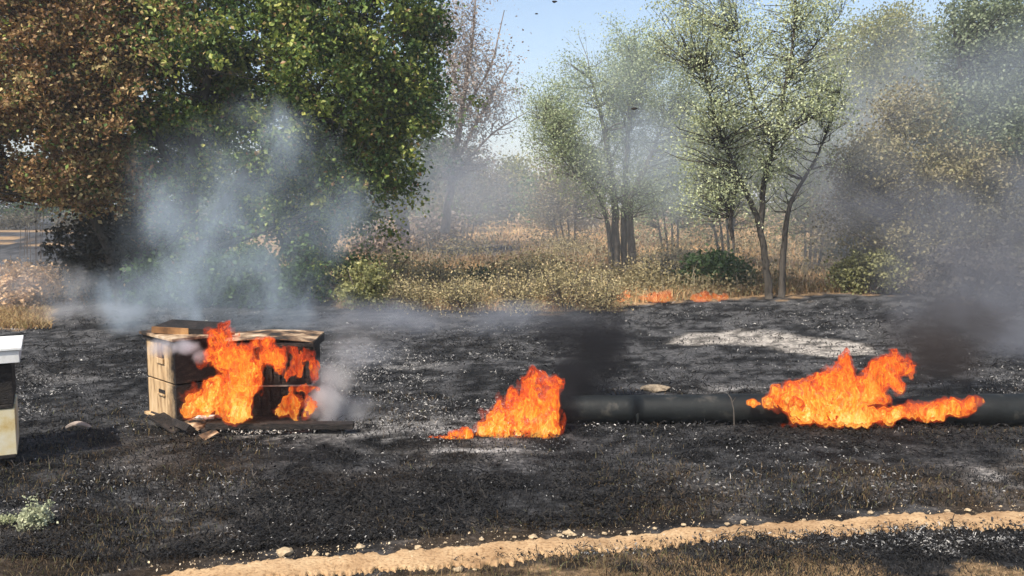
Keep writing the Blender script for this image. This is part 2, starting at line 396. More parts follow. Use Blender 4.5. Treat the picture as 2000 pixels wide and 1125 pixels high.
tree('slender_tree', 'dark foliaged tree with one dark trunk behind the big tree, beside the dry clearing', (788, 470),
     [[(788, 474, 27, .22), (785, 400, 27, .18), (770, 300, 27, .12), (780, 180, 27, .06)]],
     [(760, 330, 27, 110, 80, 2, 1.2), (800, 220, 27, 80, 90, 2, 1), (700, 400, 26, 70, 40, 1.5, .8)],
     500, 26, .3, .13, GREEN[:3] + [(.1, .14, .05)], M_barkdark, twigs=70)
tree('bare_tree', 'nearly leafless pinkish-grey tree against the sky right of the big green tree', (868, 452),
     [[(868, 455, 29, .16), (885, 330, 29, .12), (905, 200, 29, .08), (925, 60, 29, .04), (930, -20, 29, .02)],
      [(885, 330, 29, .07), (940, 220, 29, .04), (1000, 120, 29, .02)], [(905, 200, 29, .05), (870, 90, 29, .03), (860, 0, 29, .02)],
      [(900, 230, 29, .05), (960, 130, 29, .035), (985, 20, 29, .015)], [(880, 350, 29, .06), (960, 260, 29, .035), (1035, 215, 29, .015)]],
     [(910, 120, 29, 90, 150, 1.5, 1), (900, 300, 29, 80, 80, 1.5, .8), (970, 190, 29, 60, 90, 1.2, .6)],
     900, 14, .3, .075, [(.26, .2, .17), (.4, .33, .29), (.32, .32, .24)], M_barkpale, twigs=330, twig_r=.014)
tree('smoky_green_tree', 'pale green tree on a cluster of dark trunks in the middle, veiled by smoke', (1215, 546),
     [[(1205, 548, 17.5, .09), (1203, 470, 17.5, .08), (1200, 380, 17.5, .07), (1180, 250, 17.4, .04), (1150, 130, 17.4, .02)],
      [(1238, 546, 17.5, .09), (1232, 460, 17.5, .085), (1228, 390, 17.5, .075), (1260, 330, 17.5, .05), (1300, 230, 17.4, .02)],
      [(1220, 548, 17.6, .07), (1218, 450, 17.6, .07), (1222, 330, 17.5, .06), (1232, 180, 17.5, .025), (1240, 60, 17.5, .006)],
      [(1222, 400, 17.5, .04), (1130, 330, 17.3, .03), (1060, 240, 17.2, .015)], [(1195, 548, 17.4, .045), (1190, 450, 17.4, .05), (1170, 380, 17.4, .04), (1120, 330, 17.3, .02)]],
     [(1170, 220, 17.4, 120, 130, 1.6, 1.1), (1235, 90, 17.5, 75, 90, 1.1, .8), (1110, 260, 17.4, 90, 80, 1.2, 1), (1290, 280, 17.5, 90, 100, 1.4, .8), (1205, 350, 17.5, 100, 50, 1.3, 1.3), (1060, 190, 17.3, 50, 40, .9, .6),
      (1120, 320, 17.4, 70, 55, 1, .9), (1130, 110, 17.4, 50, 60, .9, .5), (1330, 200, 17.5, 80, 100, 1.2, .6), (1250, 180, 17.5, 110, 110, 1.2, .9), (1160, 400, 17.5, 60, 40, .9, .9), (1250, 400, 17.5, 50, 30, .8, .5)],
     2300, 36, .13, .036, GREY, M_bark, twigs=520, gap=.45, twig_r=.008)
tree('open_branched_tree', 'tall open-crowned tree with forked dark stems rising from the edge of the burnt ground', (1512, 580),
     [[(1502, 584, 13.9, .068), (1495, 500, 13.9, .056), (1478, 420, 13.9, .045), (1445, 350, 13.8, .04), (1405, 260, 13.7, .03), (1375, 140, 13.6, .015)],
      [(1486, 450, 13.9, .05), (1492, 350, 13.9, .045), (1515, 270, 13.9, .04), (1530, 190, 13.9, .03), (1550, 80, 13.9, .022), (1556, -30, 13.9, .012)],
      [(1526, 580, 14.0, .06), (1530, 490, 14.0, .05), (1540, 400, 14.0, .035), (1600, 300, 14.0, .022), (1640, 180, 14.0, .012)],
      [(1515, 270, 13.9, .03), (1470, 200, 13.8, .02), (1440, 60, 13.7, .01)], [(1538, 150, 13.9, .02), (1590, 90, 13.9, .014), (1640, 30, 13.9, .008)],
      [(1440, 350, 13.8, .03), (1425, 440, 13.8, .035), (1432, 470, 13.8, .03)], [(1520, 260, 13.9, .025), (1580, 230, 13.9, .015), (1620, 240, 13.9, .008)]],
     [(1480, 220, 13.8, 150, 110, 1.2, 1), (1530, 70, 13.9, 120, 90, 1, .8), (1390, 90, 13.7, 80, 100, 1, .75), (1400, 270, 13.7, 80, 90, .9, .9), (1590, 180, 14, 80, 110, .9, .8), (1540, 350, 14, 110, 70, .9, .8), (1450, 370, 13.9, 80, 60, .8, .6), (1420, 0, 13.8, 140, 60, 1, .7), (1330, 60, 13.7, 60, 80, .8, .5), (1600, 20, 13.9, 80, 60, .9, .7), (1370, 370, 13.8, 60, 60, .7, .5)],
     2600, 16, .10, .036, GREY[1:] + [(.3, .32, .1)], M_barkdark, twigs=800, gap=.35, twig_r=.007)
tree('olive_tree', 'dense olive green rounded tree top behind the open-crowned tree', (1700, 480),
     [[(1700, 484, 22, .16), (1705, 350, 22, .12), (1720, 200, 22, .08), (1730, 80, 22, .04)]],
     [(1720, 120, 22, 110, 90, 1.8, 1.2), (1760, 90, 22, 80, 75, 1.5, 1), (1660, 220, 22, 90, 100, 1.7, 1), (1790, 240, 22, 100, 110, 1.7, .9), (1700, 330, 22, 120, 80, 1.6, .8), (1640, 120, 22, 60, 60, 1, .5), (1830, 330, 22, 100, 90, 1.4, .7), (1640, 350, 22, 100, 80, 1.4, .8)],
     1900, 40, .2, .06, OLIVE, M_barkdark, twigs=120, gap=.3)
tree('leaning_grey_tree', 'grey green tree at the right edge leaning out of the dark smoke', (1962, 545),
     [[(1962, 548, 15.5, .1), (1958, 450, 15.5, .09), (1940, 340, 15.5, .07), (1890, 220, 15.4, .05), (1870, 100, 15.4, .03)],
      [(1955, 420, 15.5, .06), (2010, 280, 15.4, .04), (2020, 120, 15.4, .02)], [(1910, 270, 15.4, .04), (1850, 190, 15.3, .02)]],
     [(1930, 110, 15.4, 100, 110, 1.4, 1), (2010, 100, 15.4, 120, 130, 1.5, 1), (1910, 240, 15.4, 110, 90, 1.4, 1), (2020, 280, 15.4, 100, 100, 1.3, 1), (1960, 340, 15.5, 70, 50, 1, .8), (1950, 20, 15.4, 90, 50, 1, .8)],
     1900, 28, .16, .055, [(.1, .13, .08), (.2, .24, .14), (.32, .35, .22)], M_barkdark, twigs=200, gap=.32)
tree('thorny_tree', 'tangled half-dry tree with yellowish leaves standing in brown smoke at the right', (1850, 555),
     [[(1850, 558, 15, .07), (1835, 450, 15, .06), (1790, 330, 15, .045), (1730, 230, 15, .02)],
      [(1840, 480, 15, .05), (1870, 350, 15, .03), (1880, 260, 15, .015)], [(1835, 450, 15, .04), (1720, 380, 15, .025), (1650, 310, 15, .012)],
      [(1845, 500, 15, .035), (1930, 420, 15, .02), (1960, 350, 15, .01)]],
     [(1740, 320, 15, 110, 80, 1.1, 1), (1850, 350, 15, 90, 80, 1, 1), (1900, 330, 15, 60, 70, .9, 1), (1690, 420, 15, 90, 60, .9, .7), (1810, 470, 15, 90, 60, 1, .7), (1780, 230, 15, 60, 70, .8, .6)],
     1400, 24, .13, .052, [(.12, .11, .06), (.24, .21, .12), (.36, .31, .17), (.24, .26, .14)], M_bark, twigs=330, gap=.3, twig_r=.01)
for (x, Y, h, lean, k, lab) in [(1310, 24, 210, -20, 0, 'thin scrub tree between the trunk cluster and the bluish shrub'), (1420, 21, 260, -25, 1, 'thin multi-stemmed scrub tree just left of the forked stems'), (1585, 20, 250, 20, 1, 'thin scrub tree just right of the forked stems'),
                            (1665, 19, 230, 30, 2, 'brownish bare scrub tree in smoke above the yellow green shrub'), (1770, 20, 290, -30, 2, 'brownish scrub tree behind the thorny tree'), (1905, 19, 300, 25, 0, 'dark scrub tree behind the grey-brown bush'),
                            (1110, 26, 170, -25, 2, 'dry brown scrub tree left of the trunk cluster'), (905, 34, 150, 10, 2, 'brown scrub tree under the pinkish bare tree')]:
    yb = 400 + F * CH / Y
    st = [[(x + j * 8, yb, Y, .035), (x + j * 14 + lean * .4, yb - h * .45, Y + R.normal(0, .2), .025), (x + j * 30 + lean + R.normal(0, 8), yb - h, Y, .01)] for j in (-1.5, -.5, .6, 1.6)]
    tree('scrub_tree', lab, (x, yb), st, [(x + lean, yb - h * .8, Y, 75, h * .35, 1.4, 1), (x - 40, yb - h * .5, Y, 50, h * .3, 1, .8), (x + 45, yb - h * .55, Y, 50, h * .3, 1, .8)], 520, 15, .2, .062,
         [GREY, [(.14, .17, .08), (.26, .28, .14), (.36, .36, .2)], [(.14, .11, .07), (.27, .22, .13), (.38, .32, .19)]][k], M_bark, group='thin scrub trees behind the burnt ground', twigs=170, gap=.3, twig_r=.008)
# trees on the far side of the dry clearing
FAR = [(640, 428, 62, 110, 85, 0, 'dark far tree glimpsed under the big green crown'),
       (850, 424, 48, 100, 90, 0, 'dark far tree at the left end of the clearing'),
       (935, 422, 60, 70, 62, 2, 'brownish far tree just right of the pinkish bare tree'),
       (1000, 420, 72, 70, 70, 1, 'yellow green far tree below the gap of sky'),
       (1075, 421, 58, 65, 50, 0, 'low dark far tree left of the cluster of trunks'),
       (1150, 420, 66, 80, 80, 1, 'far tree right behind the cluster of trunks'),
       (1320, 420, 68, 100, 85, 3, 'pale green far tree between the trunk cluster and the open-crowned tree'),
       (1430, 419, 60, 90, 120, 1, 'far tree left behind the forked dark stems'),
       (1560, 418, 64, 110, 145, 1, 'far tree behind the forked stems on their right'),
       (1700, 420, 60, 110, 150, 2, 'brown green far tree behind the olive tree'),
       (1850, 420, 62, 120, 170, 0, 'dark far tree in the smoke behind the thorny tree'),
       (2000, 420, 58, 120, 190, 0, 'dark far tree at the right edge of the far row'),
       (450, 425, 60, 130, 80, 0, 'dark far tree directly behind the big green crown'),
       (250, 424, 64, 130, 90, 0, 'far tree behind the scorched leaves'),
       (60, 422, 66, 120, 80, 0, 'far tree at the left edge behind the dark field'),
       (-160, 422, 62, 140, 110, 0, 'far tree beyond the left edge of the field'), (2200, 420, 62, 130, 130, 1, 'far tree beyond the right edge of the field')]
FP = [GREEN[:3] + [(.1, .12, .04)], OLIVE, [(.07, .06, .035), (.14, .11, .06), (.22, .18, .09)], [(.12, .16, .07), (.2, .24, .1), (.28, .3, .14)]]
for (x, yb, Y, w, h, k, lab) in FAR:
    b = G(x, 400 + F * CH / Y)
    tree('far_tree', lab, (x, 400 + F * CH / Y), [[(x, 400 + F * CH / Y, Y, .25), (x + 5, yb - h * .5, Y, .18), (x - 8, yb - h * 1.2, Y, .08)], [(x + 4, yb - h * .4, Y, .1), (x + 30, yb - h * 1.1, Y, .04)]],
         [(x, yb - h * .75, Y, w * .9, h * .75, 3, 1.2), (x - w * .4, yb - h * .5, Y, w * .6, h * .5, 2.5, 1), (x + w * .4, yb - h * .55, Y, w * .6, h * .55, 2.5, 1), (x + w * .1, yb - h * 1.25, Y, w * .5, h * .45, 2, .8), (x, yb - 12, Y - 1, w, 14, 2, 1.6)],
         300, 20, .5, .24, FP[k], M_barkdark, group='trees beyond the dry clearing', twigs=30, gap=.2, cfreq=.4, twig_r=.03)

# ------------------------------------------------------------------ bushes and weeds
WEED = [(.2, .18, .09), (.33, .28, .14), (.45, .37, .2), (.54, .4, .22)]
DGREEN = [(.03, .06, .02), (.06, .1, .035), (.1, .15, .06)]
def bush(name, label, px, py, rx, rz, palette, nclus=90, per=26, cr=.07, leaf=.05, ry=.5, bark=None, gap=.25, group=None, twigs=60, cat='bush', Y=None, stems=5):
    Y = Y or F * CH / (py - 400)
    st = []
    for i in range(stems):
        dx = (i / max(stems - 1, 1) - .5) * rx * 1.3
        f_ = min(1, Y / 12) ** 1.5; st.append([(px + dx * .15, py, Y, .012 * f_), (px + dx * .6, py - rz * .9, Y + R.normal(0, .1 * f_), .009 * f_), (px + dx, py - rz * 1.7, Y + R.normal(0, .15 * f_), .004 * f_)])
    return tree(name, label, (px, py), st, [(px, py - rz, Y, rx, rz, ry, 1), (px - rx * .4, py - rz * .6, Y, rx * .55, rz * .6, ry, .8), (px + rx * .4, py - rz * .7, Y, rx * .5, rz * .7, ry, .8)],
                nclus, per, cr, leaf, palette, bark or M_bark, group, twigs, cat, gap, twig_r=.005 * min(1, Y / 12) ** 1.5, cfreq=3)
bush('weed_bush', 'yellow green weedy bush at the left end of the unburnt strip', 712, 603, 52, 46, [(.16, .17, .06), (.26, .26, .1), (.38, .36, .15)], 150, 26)
for (x, y, rx, rz, lab) in [(800, 604, 60, 36, 'low grey-beige weed bush second from the left along the burnt edge'), (905, 606, 65, 40, 'low grey-green weed bush left of the small dark plant'),
                            (1010, 606, 65, 50, 'weed bush on the burnt edge just left of the widest olive one'), (1105, 606, 75, 58, 'widest olive-grey weed bush left of the trunk cluster'),
                            (1175, 603, 50, 48, 'weed bush in front of the trunk cluster')]:
    bush('weed_bush', lab, x, y, rx, rz * .85, WEED, 110, 30, cr=.11, leaf=.03, ry=.8, gap=.45, group='weed bushes along the burnt edge', twigs=110)
for (x, y, rx, rz, lab) in [(760, 545, 60, 26, 'beige weed clump further back at the left end of the clearing'), (860, 556, 60, 24, 'weed clump further back left of the small dark plant'), (1060, 545, 70, 26, 'weed clump further back between the small dark plant and the trunks'),
                            (1110, 500, 60, 20, 'pale weed clump farther into the clearing left of the trunks'), (1330, 520, 60, 22, 'weed clump behind the bluish shrub'), (1270, 560, 40, 22, 'straw coloured weed clump right of the trunk cluster')]:
    bush('weed_bush', lab, x, y, rx, rz, WEED, 110, 26, cr=.15, leaf=.04, ry=1.2, gap=.4, group='weed clumps inside the clearing', twigs=60)
for (x, y, rx, rz, lab) in [(30, 448, 50, 16, 'low dark bush far back at the left edge'), (150, 452, 40, 14, 'low dark bush far back under the scorched leaves'), (260, 470, 50, 22, 'dark bush on the far field right of the scorched trunk')]:
    bush('field_bush', lab, x, y, rx, rz, [(.04, .04, .025), (.1, .09, .05), (.2, .15, .09)], 60, 24, cr=.3, leaf=.14, ry=1.5)
bush('dark_plant', 'small dark green leafy plant amid the beige weeds', 938, 562, 20, 20, DGREEN, 40, 24, leaf=.06)
bush('leafy_shrub', 'bluish dark green leafy shrub left of the forked stems', 1385, 566, 48, 38, DGREEN, 150, 28, leaf=.08, cr=.09)
bush('leafy_shrub', 'green shrub touching the left of the forked stems', 1437, 566, 30, 30, [(.05, .08, .03), (.1, .14, .06), (.2, .22, .1)], 80, 26, leaf=.07, cr=.08)
bush('grey_shrub', 'dull dark shrub between the trunk cluster and the bluish shrub', 1300, 560, 60, 22, [(.06, .06, .05), (.12, .11, .09)], 80, 20, leaf=.06)
bush('yellowing_shrub', 'yellow green shrub in thin smoke right of the forked stems', 1700, 572, 80, 42, [(.14, .14, .06), (.24, .24, .1), (.34, .32, .15)], 170, 24, leaf=.06)
bush('thorny_shrub', 'dead tangled shrub right of the yellow green shrub', 1790, 575, 55, 34, [(.1, .08, .06), (.2, .16, .11), (.3, .25, .16)], 60, 14, leaf=.05, twigs=90)
bush('dark_shrub', 'dark green shrub seen through the smoke above the yellow green shrub', 1640, 505, 38, 24, DGREEN, 70, 26, leaf=.1, cr=.14, ry=.8)
bush('tall_brush', 'tall tangled brush in the smoke between the thorny tree and the right edge', 1930, 575, 110, 120, [(.09, .09, .06), (.18, .17, .11), (.28, .26, .17)], 420, 24, leaf=.055, cr=.13, twigs=260)
bush('tall_brush', 'tall tangled brown brush left of the thorny tree trunk', 1745, 560, 95, 95, [(.12, .1, .06), (.22, .19, .11), (.33, .29, .17)], 320, 20, leaf=.05, cr=.13, twigs=240)
bush('grey_brown_bush', 'large grey-brown bush behind the smoke at the right edge', 1910, 600, 90, 70, [(.05, .045, .04), (.09, .08, .065), (.14, .12, .09)], 200, 26, leaf=.07, twigs=120)
bush('ashy_bush', 'pale grey ash-dusted bush in the shade under the big tree', 605, 572, 34, 28, [(.3, .27, .26), (.42, .38, .36)], 60, 18, leaf=.045, twigs=70, bark=M_barkpale)
bush('dark_bush', 'large dark burnt bush wrapped round the scorched trunk', 205, 592, 95, 92, [(.015, .018, .015), (.035, .035, .025), (.09, .07, .045)], 420, 30, leaf=.06, cr=.1, twigs=160, bark=M_barkdark)
bush('hanging_bush', 'brown-leaved thicket hanging low between the scorched tree and the big green tree', 290, 520, 80, 70, [(.04, .04, .02), (.1, .08, .035), (.2, .15, .06)], 260, 28, leaf=.06, cr=.12, bark=M_barkdark, Y=14.6)
bush('shade_bush', 'dark leafy bush behind the smoke below the big crown', 500, 600, 120, 55, GREEN[:3], 260, 30, leaf=.07, bark=M_barkdark)
bush('shade_bush', 'dark leafy bush behind the smoke left of the trunk', 330, 598, 80, 60, GREEN[:3], 200, 30, leaf=.07, bark=M_barkdark)
bush('straw_bush', 'dry straw-orange bush behind the pale smoke at the left edge', 50, 600, 62, 44, [(.45, .26, .13), (.6, .4, .22), (.7, .52, .34)], 150, 26, leaf=.06, bark=M_barkpale, twigs=120)
bush('singed_bush', 'small half-burnt bush with orange leaves right of the straw-orange bush', 155, 590, 34, 28, [(.03, .02, .015), (.25, .13, .06), (.5, .33, .2)], 70, 22, leaf=.06)
bush('dry_shrub', 'dry brown shrub under the slender dark tree', 740, 500, 60, 28, [(.16, .11, .08), (.28, .2, .15), (.36, .27, .2)], 120, 22, leaf=.1, cr=.14, ry=1)
bush('dry_shrub', 'dry greyish shrub at the left end of the dry clearing', 850, 478, 60, 34, [(.16, .12, .1), (.28, .22, .18)], 120, 22, leaf=.12, cr=.2, ry=1.2)
bush('understory_bush', 'pale dry bush left of the trunk cluster at the far side of the grass', 1140, 452, 34, 32, [(.2, .17, .13), (.32, .27, .2)], 80, 22, leaf=.16, cr=.3, ry=1.5)
bush('pale_weed', 'pale silvery green weed in the near left of the burnt ground', 58, 1048, 38, 34, [(.3, .33, .2), (.45, .47, .3), (.6, .6, .42)], 130, 22, cr=.014, leaf=.014, ry=.08, stems=6, twigs=60)
bush('pale_weed', 'small silvery weed at the left edge beside the larger one', 8, 1046, 20, 18, [(.3, .34, .18), (.5, .5, .3)], 50, 20, cr=.013, leaf=.014, ry=.06, stems=4, twigs=25)

# pale dead stalks at the far left
root = empty('dead_stalks', G(60, 590), 'tall thin pale dead stalks rising above the straw-orange bush', 'dead plant')
mb = MB()
for i in range(9):
    x = 38 + i * 6 + R.normal(0, 2); t = 395 + 60 * R.random()
    mb.tube(np.array([At(x, 592, 13), At(x + R.normal(0, 3), 500, 13), At(x + R.normal(0, 5), t, 13)]), [.006, .005, .003], 4)
mb.build('stalk', M_barkpale, root)

# ------------------------------------------------------------------ dry grass, stubble, ash
def px_scatter(n, x0, x1, y0, y1, pw=1.0):
    px = x0 + (x1 - x0) * R.random(n); py = y0 + (y1 - y0) * R.random(n) ** pw
    d = F * CH / (py - 400); X = (px - 1000) / F * d; return px, py, np.stack([X, d, gh(X, d)], 1)
STRAW = [(.26, .17, .1), (.42, .27, .14), (.58, .38, .19), (.68, .48, .26)]
n = 150000
px, py, P = px_scatter(n, 560, 2350, 413, 606, .9)
e = poly_y(BURN, px); st = np.exp(-((px - 930) / 100) ** 4) * np.exp(-((py - 490 - (px - 930) * -.06) / 15) ** 4)
cl = fbm(N2, P[:, 0] * 1.2, P[:, 1] * 1.2, 0 * px, 3)
k = (py < e - 1) & (R.random(n) > st * 1.1) & (R.random(n) < ss(.36, .54, cl) * .9 + .08) & ((px > 660) | (py < 450)) & (R.random(n) < np.where(px > 1550, .6, 1))
px, py, P = px[k], py[k], P[k]; n = len(P); d = P[:, 1]
cc = pal(STRAW, n, R.random(n) * .5 + ss(.35, .65, fbm(N1, P[:, 0] * .3, P[:, 1] * .3, 0 * px, 3)) * .5)
g = R.random(n) < .25 * ss(480, 600, py) + .04; cc[g] = pal(WEED, g.sum())
V, cc = blades(P, (.05 + .15 * R.random(n)) * (1 + d / 60), .0022 + d * .00036, .9, cc * (.55 + .75 * ss(.35, .62, fbm(N3, P[:, 0] * .9, P[:, 1] * .5, 0 * px, 4)))[:, None])
blade_obj('dry_grass', V, cc, M_grass)
tag(bpy.data.objects['dry_grass'], 'dry straw-coloured grass of the unburnt clearing', 'grass', kind='stuff')
ns = 4200
px, py, P = px_scatter(ns, 640, 2250, 425, 603, .8)
k = (py < poly_y(BURN, px) - 3) & (fbm(N1, P[:, 0] * .55 + 9, P[:, 1] * .4, 0 * px + 4, 3) > .57 - .08 * (px > 1250)); C_ = P[k]; m_ = len(C_); per = 22
c0 = np.repeat(C_, per, 0); sc_ = (.10 + .012 * c0[:, 1:2]); Pp = c0 + R.normal(size=c0.shape) * sc_ * [1, 1, .6]; Pp[:, 2] = np.abs(Pp[:, 2]) + .02
colr = pal(WEED[:3] + [(.26, .2, .12)], len(Pp), np.repeat(R.random(m_), per) * .7 + R.random(len(Pp)) * .3) * .55
leaf_obj('low_scrub', Pp, (.025 + .0022 * Pp[:, 1]) * (.6 + .8 * R.random(len(Pp))), colr, M_leaf, None); tag(bpy.data.objects['low_scrub'], 'low tangled scrub mixed into the dry grass', 'scrub', kind='stuff')
# taller beige stalks
n = 5000
px, py, P = px_scatter(n, 640, 2200, 455, 600); k = (py < poly_y(BURN, px) - 2) & (fbm(N3, P[:, 0] * .8, P[:, 1] * .8, 0 * px, 3) > .52); P = P[k]; n = len(P)
V, cc = blades(P, .25 + .4 * R.random(n), .002 + P[:, 1] * .0002, .35, pal([(.3, .24, .16), (.5, .42, .3), (.42, .38, .24)], n))
blade_obj('tall_dry_stalks', V, cc, M_grass); tag(bpy.data.objects['tall_dry_stalks'], 'thin tall dry stalks in the unburnt clearing', 'grass', kind='stuff')
# unburnt dry patch far left
n = 9000
px, py, P = px_scatter(n, -200, 100, 602, 642); k = R.random(n) < ss(100, 70, px); P = P[k]; n = len(P)
V, cc = blades(P, .04 + .1 * R.random(n), np.full(n, .006), 1.2, pal([(.12, .06, .03), (.35, .22, .1), (.5, .36, .18), (.22, .2, .08)], n))
blade_obj('straw_patch', V, cc, M_grass); tag(bpy.data.objects['straw_patch'], 'unburnt patch of straw at the left edge of the burnt field', 'grass', kind='stuff')
# charred stubble over burnt ground
def stub(name, lab, n, x0, x1, y0, y1, pw, palette, hmin, hmax, w, lean, thr, fr, seedoff=0, top=None):
    px, py, P = px_scatter(n, x0, x1, y0, y1, pw)
    cl = fbm(N1, P[:, 0] * fr + seedoff, P[:, 1] * fr, 0 * px + seedoff, 3)
    on_path = (py > poly_y(PATH_UP, px) - 2) & (py < poly_y(PATH_LO, px) + 9)
    k = (py > poly_y(BURN, px) + 2) & ~on_path & (R.random(n) < ss(thr - .08, thr + .08, cl))
    P = P[k]; n = len(P); d = P[:, 1]
    V, cc = blades(P, hmin + (hmax - hmin) * R.random(n) ** 2, w * (.6 + .8 * R.random(n)) * (.5 + d / 8), lean, pal(palette, n))
    blade_obj(name, V, cc, M_char_blade); tag(bpy.data.objects[name], lab, 'grass', kind='stuff')
stub('charred_stubble', 'black charred grass stubble over the burnt field', 72000, -150, 2150, 585, 1160, .75, [(.005, .005, .0055), (.012, .012, .013), (.03, .027, .025)], .006, .04, .0022, 1.3, .4, 2.0)
stub('brown_stubble', 'singed brown grass tufts scattered in the burnt field', 42000, -150, 2150, 760, 1160, .9, [(.04, .025, .015), (.1, .065, .035), (.17, .12, .06), (.09, .1, .045)], .01, .045, .0014, 1.0, .54, 1.1, 31)
n = 26000
px, py, P = px_scatter(n, -50, 2100, 1030, 1200); k = (py > poly_y(PATH_LO, px) + 10) & (fbm(N2, P[:, 0] * 3.5, P[:, 1] * 3.5, 0 * px + 9, 4) > .53); P = P[k]; n = len(P)
V, cc = blades(P, .006 + .014 * R.random(n), np.full(n, .0016), 1.4, pal([(.03, .025, .018), (.12, .08, .045), (.34, .24, .135), (.08, .08, .035)], n))
blade_obj('roadside_straw', V, cc, M_grass); tag(bpy.data.objects['roadside_straw'], 'short straw between burnt spots on the near side of the path', 'grass', kind='stuff')
def strands(name, lab, n, y0, y1, thr, cols, fr, off, lmin, lmax, w):
    px, py, P = px_scatter(n, -150, 2150, y0, y1, .85)
    cl = fbm(N3, P[:, 0] * fr + off, P[:, 1] * fr, 0 * px + off, 4, .6)
    k = (py > poly_y(BURN, px) + 2) & ~((py > poly_y(PATH_UP, px) - 3) & (py < poly_y(PATH_LO, px) + 10)) & (R.random(n) < ss(thr - .04, thr + .04, cl) * (.12 + .88 * ss(.44, .6, fbm(N2, P[:, 0] * .45 + off, P[:, 1] * .7, 0 * px + 3, 3)))); P = P[k]; n = len(P)
    a = R.random(n) * 6.283; L = (lmin + (lmax - lmin) * R.random(n) ** 2) * (.6 + P[:, 1] / 10); dr = np.stack([np.cos(a), np.sin(a), .35 * R.normal(size=n)], 1) * L[:, None]; sd = np.stack([-np.sin(a), np.cos(a), .8 * R.normal(size=n)], 1) * (w * (.5 + P[:, 1] / 8))[:, None]
    P[:, 2] += .012 + .012 * R.random(n); mid = P + dr * .5; mid[:, 2] += L * .18
    V = np.stack([P - sd * .5, P + sd * .5, mid + sd * .5, mid - sd * .5, P + dr], 1)
    blade_obj(name, V, pal(cols, n), M_char_blade); tag(bpy.data.objects[name], lab, 'ash', kind='stuff')
strands('ash_strands', 'grey ash ghosts of burnt grass lying in drifts over the field', 130000, 590, 1115, .5, [(.05, .05, .052), (.1, .1, .1), (.2, .195, .19), (.42, .4, .37)], 2.6, 0, .008, .026, .0036)
strands('matted_char', 'matted black burnt grass covering the field', 120000, 600, 1120, .38, [(.004, .004, .0045), (.011, .011, .012), (.026, .023, .02)], 1.6, 13, .02, .07, .0035)
# ash flakes
def flakes(name, lab, n, y0, y1, thr, size, cols, fr=1.3, off=0):
    px, py, P = px_scatter(n, -150, 2150, y0, y1, .8)
    cl = fbm(N3, P[:, 0] * fr + off, P[:, 1] * fr, 0 * px + off, 3)
    on_path = (py > poly_y(PATH_UP, px) - 1) & (py < poly_y(PATH_LO, px) + 2)
    k = (py > poly_y(BURN, px) + 2) & ~on_path & (R.random(n) < ss(thr - .1, thr + .12, cl)); P = P[k]; n = len(P)
    P[:, 2] += .008 + .02 * R.random(n)
    sz = size * (.4 + 1.6 * R.random(n) ** 3) * (.6 + P[:, 1] / 9)
    leaf_obj(name, P, sz, pal(cols, n), M_char_blade, None, up=1.5); tag(bpy.data.objects[name], lab, 'ash', kind='stuff')
flakes('ash_flakes', 'pale grey ash flakes scattered over the burnt field', 9000, 590, 1110, .58, .007, [(.07, .07, .075), (.12, .12, .125), (.2, .195, .19), (.42, .41, .4)])
flakes('char_flakes', 'dark char crumbs over the burnt field', 30000, 600, 1120, .42, .011, [(.005, .005, .006), (.018, .018, .019), (.04, .04, .041)], 2.1, 17)

# ------------------------------------------------------------------ stones
M_stone = noisy('pale_stone', [(.3, (.28, .2, .12)), (.55, (.42, .32, .2)), (.75, (.55, .44, .3))], 30, .9, .5, .004)
def rock_mesh(seed, sq=.6):
    import bmesh
    bm = bmesh.new(); bmesh.ops.create_icosphere(bm, subdivisions=2, radius=1)
    r = random.Random(seed); o = [r.random() * 20 for _ in range(3)]
    V = np.array([v.co[:] for v in bm.verts]); nn = fbm(N1, V[:, 0] * 1.3 + o[0], V[:, 1] * 1.3 + o[1], V[:, 2] * 1.3 + o[2], 2)
    V = V * (.35 + 1.25 * nn)[:, None]; V[:, 2] *= sq; V[:, 0] *= 1.15
    Fc = [[v.index for v in f.verts] for f in bm.faces]; bm.free(); return V, Fc
def stone(px, py, w, lab, seed, group=None, sq=.6, m=None, cat='stone', name='stone'):
    c = G(px, py); s = w * c[1] / F / 2; V, Fc = rock_mesh(seed, sq); z = float(gh(c[0], c[1])) + .005
    V = V * s * 1.2; V[:, 2] += s * sq * .2; root_v = V + np.array([c[0], c[1], z])
    o = mesh_obj(name, V, Fc, m or M_stone, None, False); o.location = (c[0], c[1], z); tag(o, lab, cat, group)
    return o
stone(557, 1087, 24, 'largest tan stone at the upper edge of the path, left of the upright one', 1)
stone(617, 1088, 11, 'small upright pale stone just right of the largest tan one', 2, sq=1.1)
stone(704, 1071, 14, 'pale flat stone on the burnt ground above the path, left of centre', 3)
stone(816, 1072, 11, 'small pale stone just above the path between the flat stone and the centre', 4)
stone(895, 1114, 14, 'angular pale stone on the lower edge of the path left of centre', 5, sq=.8)
stone(1110, 1044, 16, 'leading stone of the small heap of pale stones above the path near the centre', 6)
stone(1040, 1055, 13, 'pale stone on the upper path edge left of the small heap', 7)
stone(1697, 1042, 15, 'pale stone at the lower edge of the path towards the right', 8)
stone(1384, 1044, 12, 'pale stone on the lower path edge right of centre', 9)
stone(700, 1028, 8, 'tiny tan stone within the black ground left of centre', 10)
EH = [(1855 / 2 + 0, 1114), (1092, 1050), (1122, 1047), (1180, 1041), (1230, 1037), (1278, 1033), (1335, 1029), (1420, 1022), (1452, 1020), (1570, 1016), (1640, 1010), (1700, 1006), (1732, 1013), (1850, 1000), (1890, 996), (1955, 987), (1005, 1056), (940, 1060), (870, 1066), (640, 1088)]
for i, (x, y) in enumerate(EH):
    stone(x, y - 1, 5 + 5 * R.random(), 'one of the small pale stones strung along the edges of the dirt path', 20 + i, 'small pale stones along the path')
